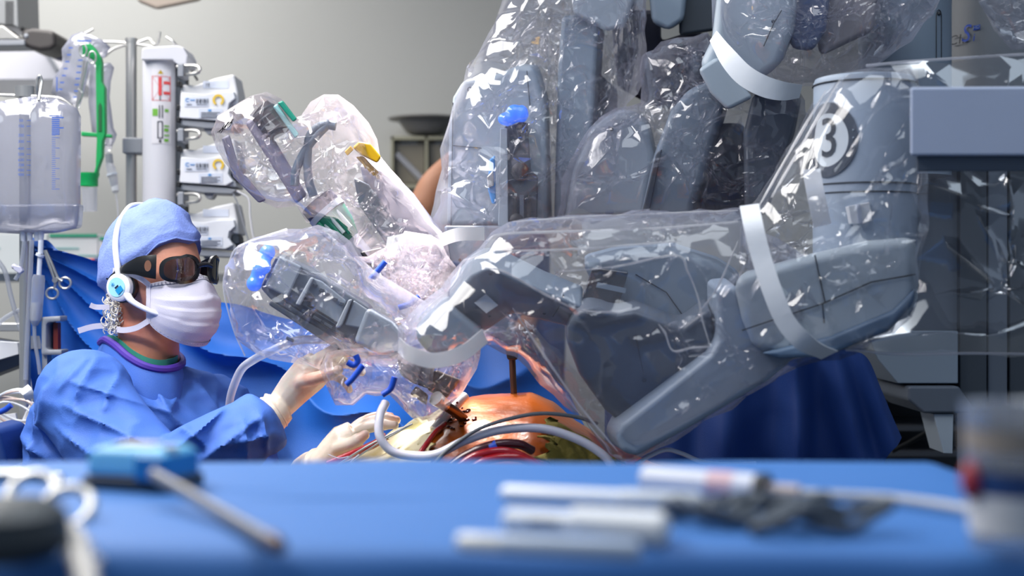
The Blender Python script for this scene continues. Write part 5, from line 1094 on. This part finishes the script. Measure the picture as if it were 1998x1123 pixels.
# --- body: one skin from head to fingertips
b = MB()
b.loft([[headpt(-PI + 2*PI*k/40, -PI/2+.02+(PI-.04)*j/30) for k in range(40)] for j in range(31)])
b.tube([H(-.012, 0, -.055), H(-.016, 0, -.10), P(291, 668, 2.79), P(286, 705, 2.80), NB], [.054, .056, .058, .064, .085], 28)
b.loft([ell(P(286, 728, 2.80), .075, .06), ell(P(282, 760, 2.80), .16, .085), ell(P(276, 800, 2.79), .17, .105), ell(P(270, 900, 2.78), .165, .11), ell(P(266, 1100, 2.78), .16, .11)])
for sh, el, wr in ((R_sh, R_el, R_wr), (L_sh, L_el, L_wr)):
    b.ball(sh, .055); b.tube([sh, sh.lerp(el, .5), el, el.lerp(wr, .3), el.lerp(wr, .7), wr], [.052, .050, .042, .042, .036, .028], 18)
hand(b, RH, R_wr, .86); hand(b, LH, L_wr, .86)
for s in (1, -1):                               # ears
    e = H(.004, .076*s, -.012); b.ball(e, (.012, .012, .030)); b.ball(H(-.002, .080*s, -.004), (.014, .007, .020))
me = remeshed(b, .0038, 4, .5); body = mesh_mb(me).build('body', SKIN, su, angle=80)
# --- gown
b = MB()
b.loft([ell(P(288, 716, 2.80), .078, .066), ell(P(284, 738, 2.80), .15, .085), ell(P(276, 765, 2.79), .20, .105), ell(P(266, 810, 2.78), .215, .13), ell(P(258, 870, 2.77), .215, .145), ell(P(252, 960, 2.77), .22, .15), ell(P(250, 1150, 2.77), .225, .15)])
b.ball(R_sh + Vector((.01, 0, .005)), (.088, .085, .080)); b.ball(L_sh, (.07, .075, .075))
b.tube(catmull([R_sh, P(215, 850, 2.56), R_el, P(400, 898, 2.47), P(470, 850, 2.49), P(508, 826, 2.51)], 5), [.088, .086, .082, .080, .070, .060, .050], 26)
b.tube(catmull([L_sh, P(470, 890, 2.84), L_el, P(560, 960, 2.64)], 5), [.075, .07, .066, .055], 22)
# loose cuff of the near sleeve
d = (R_wr - P(470, 850, 2.49)).normalized()
b.lathe([(.040, -.02), (.060, .0), (.058, .025), (.040, .035)], P(497, 834, 2.505), d, 24)
me = remeshed(b, .0055, 6, .5); g = mesh_mb(me)
CRE = [  # crease lines on the gown: px, px, height, width
    (190, 700, 150, 790, .010, 14), (240, 720, 205, 800, .008, 12), (150, 745, 320, 800, .012, 15), (130, 790, 300, 870, .010, 16), (110, 830, 200, 900, .008, 14), (225, 690, 330, 790, .007, 12), (300, 745, 340, 830, .009, 12),
    (355, 740, 330, 800, .007, 10), (380, 740, 420, 800, .007, 12), (320, 800, 400, 870, .013, 16), (350, 870, 430, 800, .014, 14), (400, 890, 500, 815, .012, 13), (430, 870, 520, 850, .012, 14), (470, 820, 480, 900, .010, 10), (505, 810, 520, 880, .010, 8), (90, 760, 70, 900, .010, 14), (170, 700, 120, 760, .008, 12), (60, 860, 100, 900, .008, 10), (260, 830, 250, 900, .006, 10)]
vs = []
for v in g.v:
    x, y = px_of(v); s = 0.0
    for x0, y0, x1, y1, h, w_ in CRE:
        dd, t = seg_dist(Vector((x, y)), Vector((x0, y0)), Vector((x1, y1))); e = dd/w_
        if e < 3: s += 2.1*h*math.exp(-abs(e*1.5)**1.1)*math.sin(PI*min(1, max(0, .15+.7*t)))
    q = Vector((v.x*7+v.z*6, v.y*8, v.z*11-v.x*4)); s += .009*(1-2*abs(noise.noise(q))) + .0045*(1-2*abs(noise.noise(q*2.4)))
    c0 = Vector((P(270, 0, 2.77).x, 2.80, v.z)); n = (v-c0); n.z *= .3; n = n.normalized(); n = (n + Vector((0, -.8, .15))).normalized()
    vs.append(v + n*(s-.004))
g.v = vs; gown = g.build('gown', GOWN, su, angle=80)
# neckline: purple binding and green scrub collar
def neckring(off, r1, r2, py_l, py_r, lean): pass
PUR = mat('neck_purple', (70, 42, 150), .6); SCR = mat('scrub_green', (40, 128, 112), .65)
nk = [(196, 668, 2.84), (206, 662, 2.78), (226, 674, 2.735), (250, 695, 2.705), (282, 713, 2.69), (316, 720, 2.70), (344, 716, 2.73), (356, 706, 2.80), (345, 690, 2.88), (300, 676, 2.92), (240, 664, 2.90)]
ring = catmull([P(*p) for p in nk + [nk[0]]], 6)
b = MB(); b.tube(ring, .0075, 8); b.build('neck_binding', PUR, su)
ring2 = [p + (P(283, 690, 2.81) - p)*.13 + Vector((0, 0, .006)) for p in ring]
b = MB(); b.ribbon(ring2, .016, (0, 0, 1), .002); b.build('scrub_collar', SCR, su)
b = MB(); secs = [[p for p in ring], [p + (p - P(283, 690, 2.81))*.07 + Vector((0, 0, -.018)) for p in ring], [p + (p - P(283, 690, 2.81))*.10 + Vector((0, 0, -.06)) for p in ring]]
b.loft([[s[i] for s in secs] for i in range(len(ring))], False, False); b.build('gown_yoke', GOWN, su, angle=80)
# gloves
for h, wr, el in ((RH, R_wr, R_el), (LH, L_wr, L_el)):
    b = MB(); hand(b, h, wr, 1.0)
    b.tube([wr.lerp(el, .16), wr.lerp(el, .06), wr, wr.lerp(P(*h['palm'][0], h['Y']), .8)], [.039, .038, .034, .032], 20)
    me = remeshed(b, .0026, 3, .5); mesh_mb(me).build('glove', GLOVE, su, angle=80)
for k in range(3):
    c0 = R_wr.lerp(P(*RH['palm'][0], 2.53), -.6+.5*k); dd = (P(*RH['palm'][0], 2.53)-R_el).normalized(); b = MB(); b.lathe([(.0355-.001*k, -.003), (.0375-.001*k, 0), (.0355-.001*k, .003)], c0, dd, 24); b.build('glove_wrinkle', GLOVE, su)
# cap
def cap_edge(az):      # elevation of the hem
    a = abs(az); return float(np.interp(a, [0, .5, .9, 1.3, 1.7, 2.2, PI], [.46, .50, .40, .10, -.12, -.30, -.36]))
b = MB(); secs = []; n, mrows = 64, 26
for j in range(mrows+1):
    row = []
    for k in range(n):
        az = -PI + 2*PI*k/n; e0 = cap_edge(az); el = PI/2-.02 - (PI/2-.02-e0)*j/mrows
        off = .012 + .002*math.sin(el) + .003*max(0, -math.cos(az))*math.cos(el) + (.006 if j > mrows-2 else 0)*-1
        base = headpt(az, el, off)
        nn = noise.noise(base*30)*.004 + (1-2*abs(noise.noise(base*14)))*.006 + (1-2*abs(noise.noise(base*33)))*.0025; top = .010*max(0, math.sin(el)-.75)*4*.25
        row.append(base + (base-HC).normalized()*nn + Vector((0, 0, top)))
    secs.append(row)
b.loft(secs, True, True); cap = b.build('cap', CAPM, su, angle=80)
b = MB(); b.tube(secs[-1] + [secs[-1][0]], .0014, 6); b.build('cap_hem', CAPM, su)
# mask
def maskpt(t, v, off=0.0):
    """t -1..1 across (his left to his right), v 0 top .. 1 bottom"""
    az = t*R(56); f0 = float(np.interp(v, [0, .12, .35, .6, .82, 1], [.112, .130, .146, .148, .140, .120])); e0 = float(np.interp(v, [0, .5, 1], [.088, .090, .084]))
    w_ = math.cos(t*PI/2)**.85 if abs(t) < 1 else 0; rr = e0 + (f0-e0)*w_
    utop = -.006 - .016*abs(t)**1.4 + .004*math.exp(-(t/.15)**2); ubot = -.142 + .050*abs(t)**2.0
    u = utop + (ubot-utop)*v
    pl = 0
    for c in (.30+.05*t, .50, .70-.05*t): 
        q = (v-c)/.16
        if 0 <= q < 1: pl += .0026*(1-q)*(1-.5*abs(t))
    if .5 < abs(t): pl *= max(0, 1-(abs(t)-.5)*2)+.0
    rr += pl + off
    p = H(rr*math.cos(az), rr*math.sin(az)*.93, u)
    return p + FW*noise.noise(p*35)*.003
b = MB(); NU, NV = 44, 40
b.loft([[maskpt(-1+2*i/NU, j/NV) for i in range(NU+1)] for j in range(NV+1)], False, False); mk = b.build('mask', MASK, su, angle=60)
s = mk.modifiers.new('t', 'SOLIDIFY'); s.thickness = .0015
for v0, v1 in ((0, .07), (.94, 1)):
    b = MB(); b.loft([[maskpt(-1+2*i/NU, v, .0018) for i in range(NU+1)] for v in (v0, (v0+v1)/2, v1)], False, False); o = b.build('mask_hem', MASK, mk, angle=80)
for t0 in (1, -1):
    b = MB(); b.ribbon([maskpt(t0*.985, j/14, .002) for j in range(15)], .010, RT.cross(UP), .0018); b.build('mask_binding', MASK, mk)
for vv in (.025, .05, .965):
    b = MB(); 
    for i in range(60):
        if i % 2: b.tube([maskpt(-.95+1.9*i/60, vv, .003), maskpt(-.95+1.9*(i+.6)/60, vv, .003)], .0005, 4)
    b.build('mask_stitching', mat('stitch', (150, 150, 170), .6), mk)
b = MB(); b.ribbon(catmull([maskpt(.98, .03, .003), H(.044, .084, -.012), H(.012, .088, .000), H(-.02, .090, .004)], 5), .010, UP, .0014); b.build('mask_tie', MASK, mk)
b = MB(); b.ribbon(catmull([maskpt(.98, .97, .003), H(.02, .068, -.106), H(-.02, .066, -.110), H(-.055, .060, -.103), H(-.080, .075, -.104), H(-.10, .095, -.112)], 5), .011, UP, .0014); b.build('mask_tie', MASK, mk)
b = MB(); b.ribbon(catmull([H(-.040, .075, -.066), H(-.062, .088, -.066), H(-.070, .096, -.062)], 4), .010, UP, .0014); b.build('mask_tie', MASK, mk)
# white curls at the nape
rnd = random.Random(5); b = MB()
for k in range(70):
    f, r_, u = rnd.uniform(-.062, -.030), rnd.uniform(.040, .072), rnd.uniform(-.108, -.045); c0 = H(f, r_, u); ph = rnd.uniform(0, 6); a1 = rnd.uniform(.005, .010)
    b.tube([c0 + FW*a1*math.cos(ph+t) + UP*(a1*math.sin(ph+t)-.002*t) + RT*.003*math.sin(2*t) for t in [i*.55 for i in range(10)]], .0011, 5)
o = b.build('hair', mat('hair_white', (222, 218, 210), .5), su); o['kind'] = 'stuff'
# ---- glasses
gl = thing('protective_glasses', 'black wraparound glasses with dark lenses on the surgeon', 'glasses', H(.09, 0, -.01))
GB = mat('glasses_black', (16, 17, 20), .3, coat=.4)
def gp(az, u, off=0.0):      # front curve of the glasses
    rr = float(np.interp(abs(az), [0, .5, .9, 1.2, 1.55], [.126, .124, .115, .103, .092])) + off
    return H(rr*math.cos(az), rr*math.sin(az), u)
def lens_out(s, k=1.0):
    c_az, cu = s*.43, .006; pts = []
    for i in range(40):
        a = 2*PI*i/40; ca, sa = math.cos(a), math.sin(a)
        x = .28*k*(abs(ca)**.75)*(1 if ca > 0 else -1); y = (.0215+.003*(ca < 0))*k*(abs(sa)**.75)*(1 if sa > 0 else -1)
        pts.append((c_az + s*x, cu + y - .004*x))
    return pts
for s in (1, -1):
    out, inn = lens_out(s, 1.16), lens_out(s, .93)
    b = MB(); b.loft([[gp(a, u, o_) for (a, u), o_ in ((out[i % 40], -.003), (out[i % 40], .002), (inn[i % 40], .0035), (inn[i % 40], -.003))] for i in range(41)], True, False); b.build('rim', GB, gl, angle=50)
    b = MB(); b.loft([[gp(s*.43+(a-s*.43)*q, .006+(u-.006)*q, .0008) for a, u in lens_out(s, .96)] for q in (.03, .4, .75, 1)], True, True)
    b.build('lens', film('lens_dark', tint=(150, 138, 132), haze=.06, hazecol=(60, 54, 52), ior=1.7, rough=.02, bump=0), gl)
    # temple
    secs = []
    for i in range(15):
        t = i/14; az = .80+ (1.62-.80)*t; hh = float(np.interp(t, [0, .25, .6, 1], [.023, .020, .012, .006])); uc = float(np.interp(t, [0, .4, 1], [.010, .012, .002])); oo = .002
        secs.append([gp(s*az, uc+hh, oo), gp(s*az, uc+hh*.5, oo+.003), gp(s*az, uc-hh*.6, oo+.003), gp(s*az, uc-hh, oo), gp(s*az, uc, oo-.004)])
    b = MB(); b.loft(secs); b.build('temple', GB, gl, angle=50)
    b = MB(); b.tube(catmull([gp(s*1.6, .004, .003), H(-.015, s*.088, .000), H(-.040, s*.084, -.012)], 4), [.005, .004, .003], 8); b.build('temple_tip', GB, gl)
    b = MB(); c_ = [(s*(.93+.055*math.cos(a)), .012+.0105*math.sin(a)) for a in [2*PI*k/16 for k in range(16)]]; b.loft([[gp(s*.93+(a-s*.93)*q, .012+(u-.012)*q, .0058) for a, u in c_] for q in (.05, 1)], True, True)
    b.build('side_window', mat('side_lens', (120, 84, 66), .08, coat=1), gl)
b = MB(); b.tube([gp(a, .010+.006*math.cos(a*8), .002) for a in (-.16, -.08, 0, .08, .16)], .0045, 10); b.build('bridge', GB, gl)
# ---- headset
hs = thing('headset', 'white headset with round ear pad and microphone boom', 'headset', H(-.01, .09, -.03))
EC = H(0, .091, -.028); EN = (RT*.95 + FW*.12).normalized(); HW = mat('headset_white', (236, 236, 240), .35)
b = MB(); b.lathe([(.027, -.020), (.030, -.016), (.030, -.006), (.026, -.004)], EC, EN, 28); b.build('ear_pad', GB, hs)
b = MB(); b.lathe([(.026, -.008), (.0275, -.002), (.0265, .006), (.021, .010)], EC, EN, 32); b.build('ear_shell', HW, hs)
eu = (UP - EN*UP.dot(EN)).normalized(); ef = eu.cross(EN)
if ef.dot(FW) < 0: ef = -ef
b = MB(); b.lathe([(.0185, 0), (.0185, .0012)], EC + EN*.010, EN, 28); b.build('badge_disc', mat('headset_pale_blue', (156, 214, 240), .4), hs)
def onb(x, y, o_=.0128): return EC + EN*o_ + ef*x + eu*y
b = MB(); b.add([onb(.006, -.014), onb(.0165, -.004), onb(.010, .004), onb(-.002, -.006)], [(0, 1, 2, 3)]); b.build('badge_wedge', mat('headset_blue', (24, 140, 196), .4), hs)
b = MB(); b.add([onb(-.001, -.004, .0132), onb(.006, .002, .0132), onb(.004, .005, .0132), onb(-.003, -.001, .0132)], [(0, 1, 2, 3)]); b.build('badge_mark', mat('headset_navy', (16, 24, 60), .4), hs)
b = MB()
for k in range(3): a = PI*k/3; b.tube([onb(-.008+.004*math.cos(a), .005+.004*math.sin(a)), onb(-.008-.004*math.cos(a), .005-.004*math.sin(a))], .0005, 5)
b.build('badge_star', mat('headset_blue', (24, 140, 196), .4), hs)
arc = [H(.002, .094, -.014)] + [headpt(az, el, .022) for az, el in ((1.60, .10), (1.72, .35), (1.86, .62), (2.05, .90), (2.4, 1.15))] + [headpt(az, el, .022) for az, el in ((-2.4, 1.15), (-2.05, .9), (-1.86, .6), (-1.72, .3), (-1.6, .0))]
b = MB(); b.tube(catmull(arc, 5), [.0065, .006, .0055, .0045, .004, .004, .004], 10); b.build('headband', HW, hs)
b = MB(); b.tube(catmull([EC + EN*.002 + ef*.016 - eu*.012, H(.034, .091, -.056), H(.066, .076, -.074), H(.092, .055, -.084)], 6), [.0085, .0055, .0048, .004], 10); b.build('microphone_boom', HW, hs)
# ---- second person behind the robot: only a bare forearm shows
b = MB(); Y4 = 4.1
b.tube(catmull([P(820, 425, Y4), P(832, 398, Y4), P(848, 362, Y4), P(872, 330, Y4), P(905, 300, Y4+.02)], 5), [.045, .050, .046, .036, .030], 18)
b.tube(catmull([P(905, 300, Y4+.02), P(925, 284, Y4+.02), P(945, 270, Y4+.02)], 4), [.030, .036, .034], 16)
for k in range(4): b.tube([P(940, 266+k*7, Y4+.01*k), P(962, 256+k*8, Y4+.01*k), P(975, 262+k*8, Y4+.01*k)], [.011, .010, .008], 8)
b.tube([P(922, 290, Y4-.02), P(938, 298, Y4-.04), P(952, 296, Y4-.045)], [.012, .011, .009], 8)
b.tube(catmull([P(820, 425, Y4), P(845, 470, Y4+.1), P(900, 470, Y4+.25), P(960, 440, Y4+.3)], 5), [.045, .055, .058, .065], 18)
pv = P(975, 640, Y4+.35); ch = P(968, 480, Y4+.32)
b.tube(catmull([pv, ch, P(968, 425, Y4+.3), P(970, 395, Y4+.3)], 5), [.13, .15, .09, .055, .055], 24); b.ball(P(972, 345, Y4+.29), (.076, .095, .115)); b.tube([P(1020, 450, Y4+.34), P(1040, 560, Y4+.3), P(1020, 650, Y4+.2)], [.06, .045, .035], 14)
for sx in (-.09, .09): b.tube([pv + Vector((sx, 0, 0)), Vector((pv.x+sx, pv.y, .5)), Vector((pv.x+sx, pv.y, .03))], [.1, .065, .045], 16); b.ball((pv.x+sx, pv.y-.06, .035), (.045, .12, .035))
me = remeshed(b, .007, 3); p2 = thing('person', 'bare forearm of a second person behind the centre robot arm', 'person', Vector((pv.x, pv.y, 0))); s2 = MB(); s2.tube(catmull([pv + Vector((0, 0, -.05)), ch, P(968, 428, Y4+.31)], 5), [.155, .17, .11], 24); s2.tube([ch + Vector((-.05, 0, .05)), P(905, 468, Y4+.25)], [.09, .075], 16)
for sx in (-.09, .09): s2.tube([pv + Vector((sx, 0, .02)), Vector((pv.x+sx, pv.y, .08))], [.12, .085], 18)
mesh_mb(remeshed(s2, .009, 4)).build('scrubs', mat('scrubs_navy', (40, 70, 120), .75), p2, angle=80); mesh_mb(me).build('body', mat('skin_tan', (172, 118, 88), .55, var=.1, sss=.1), p2, angle=80)
for o in bpy.data.objects:
    if '_o' in o.keys(): del o['_o']
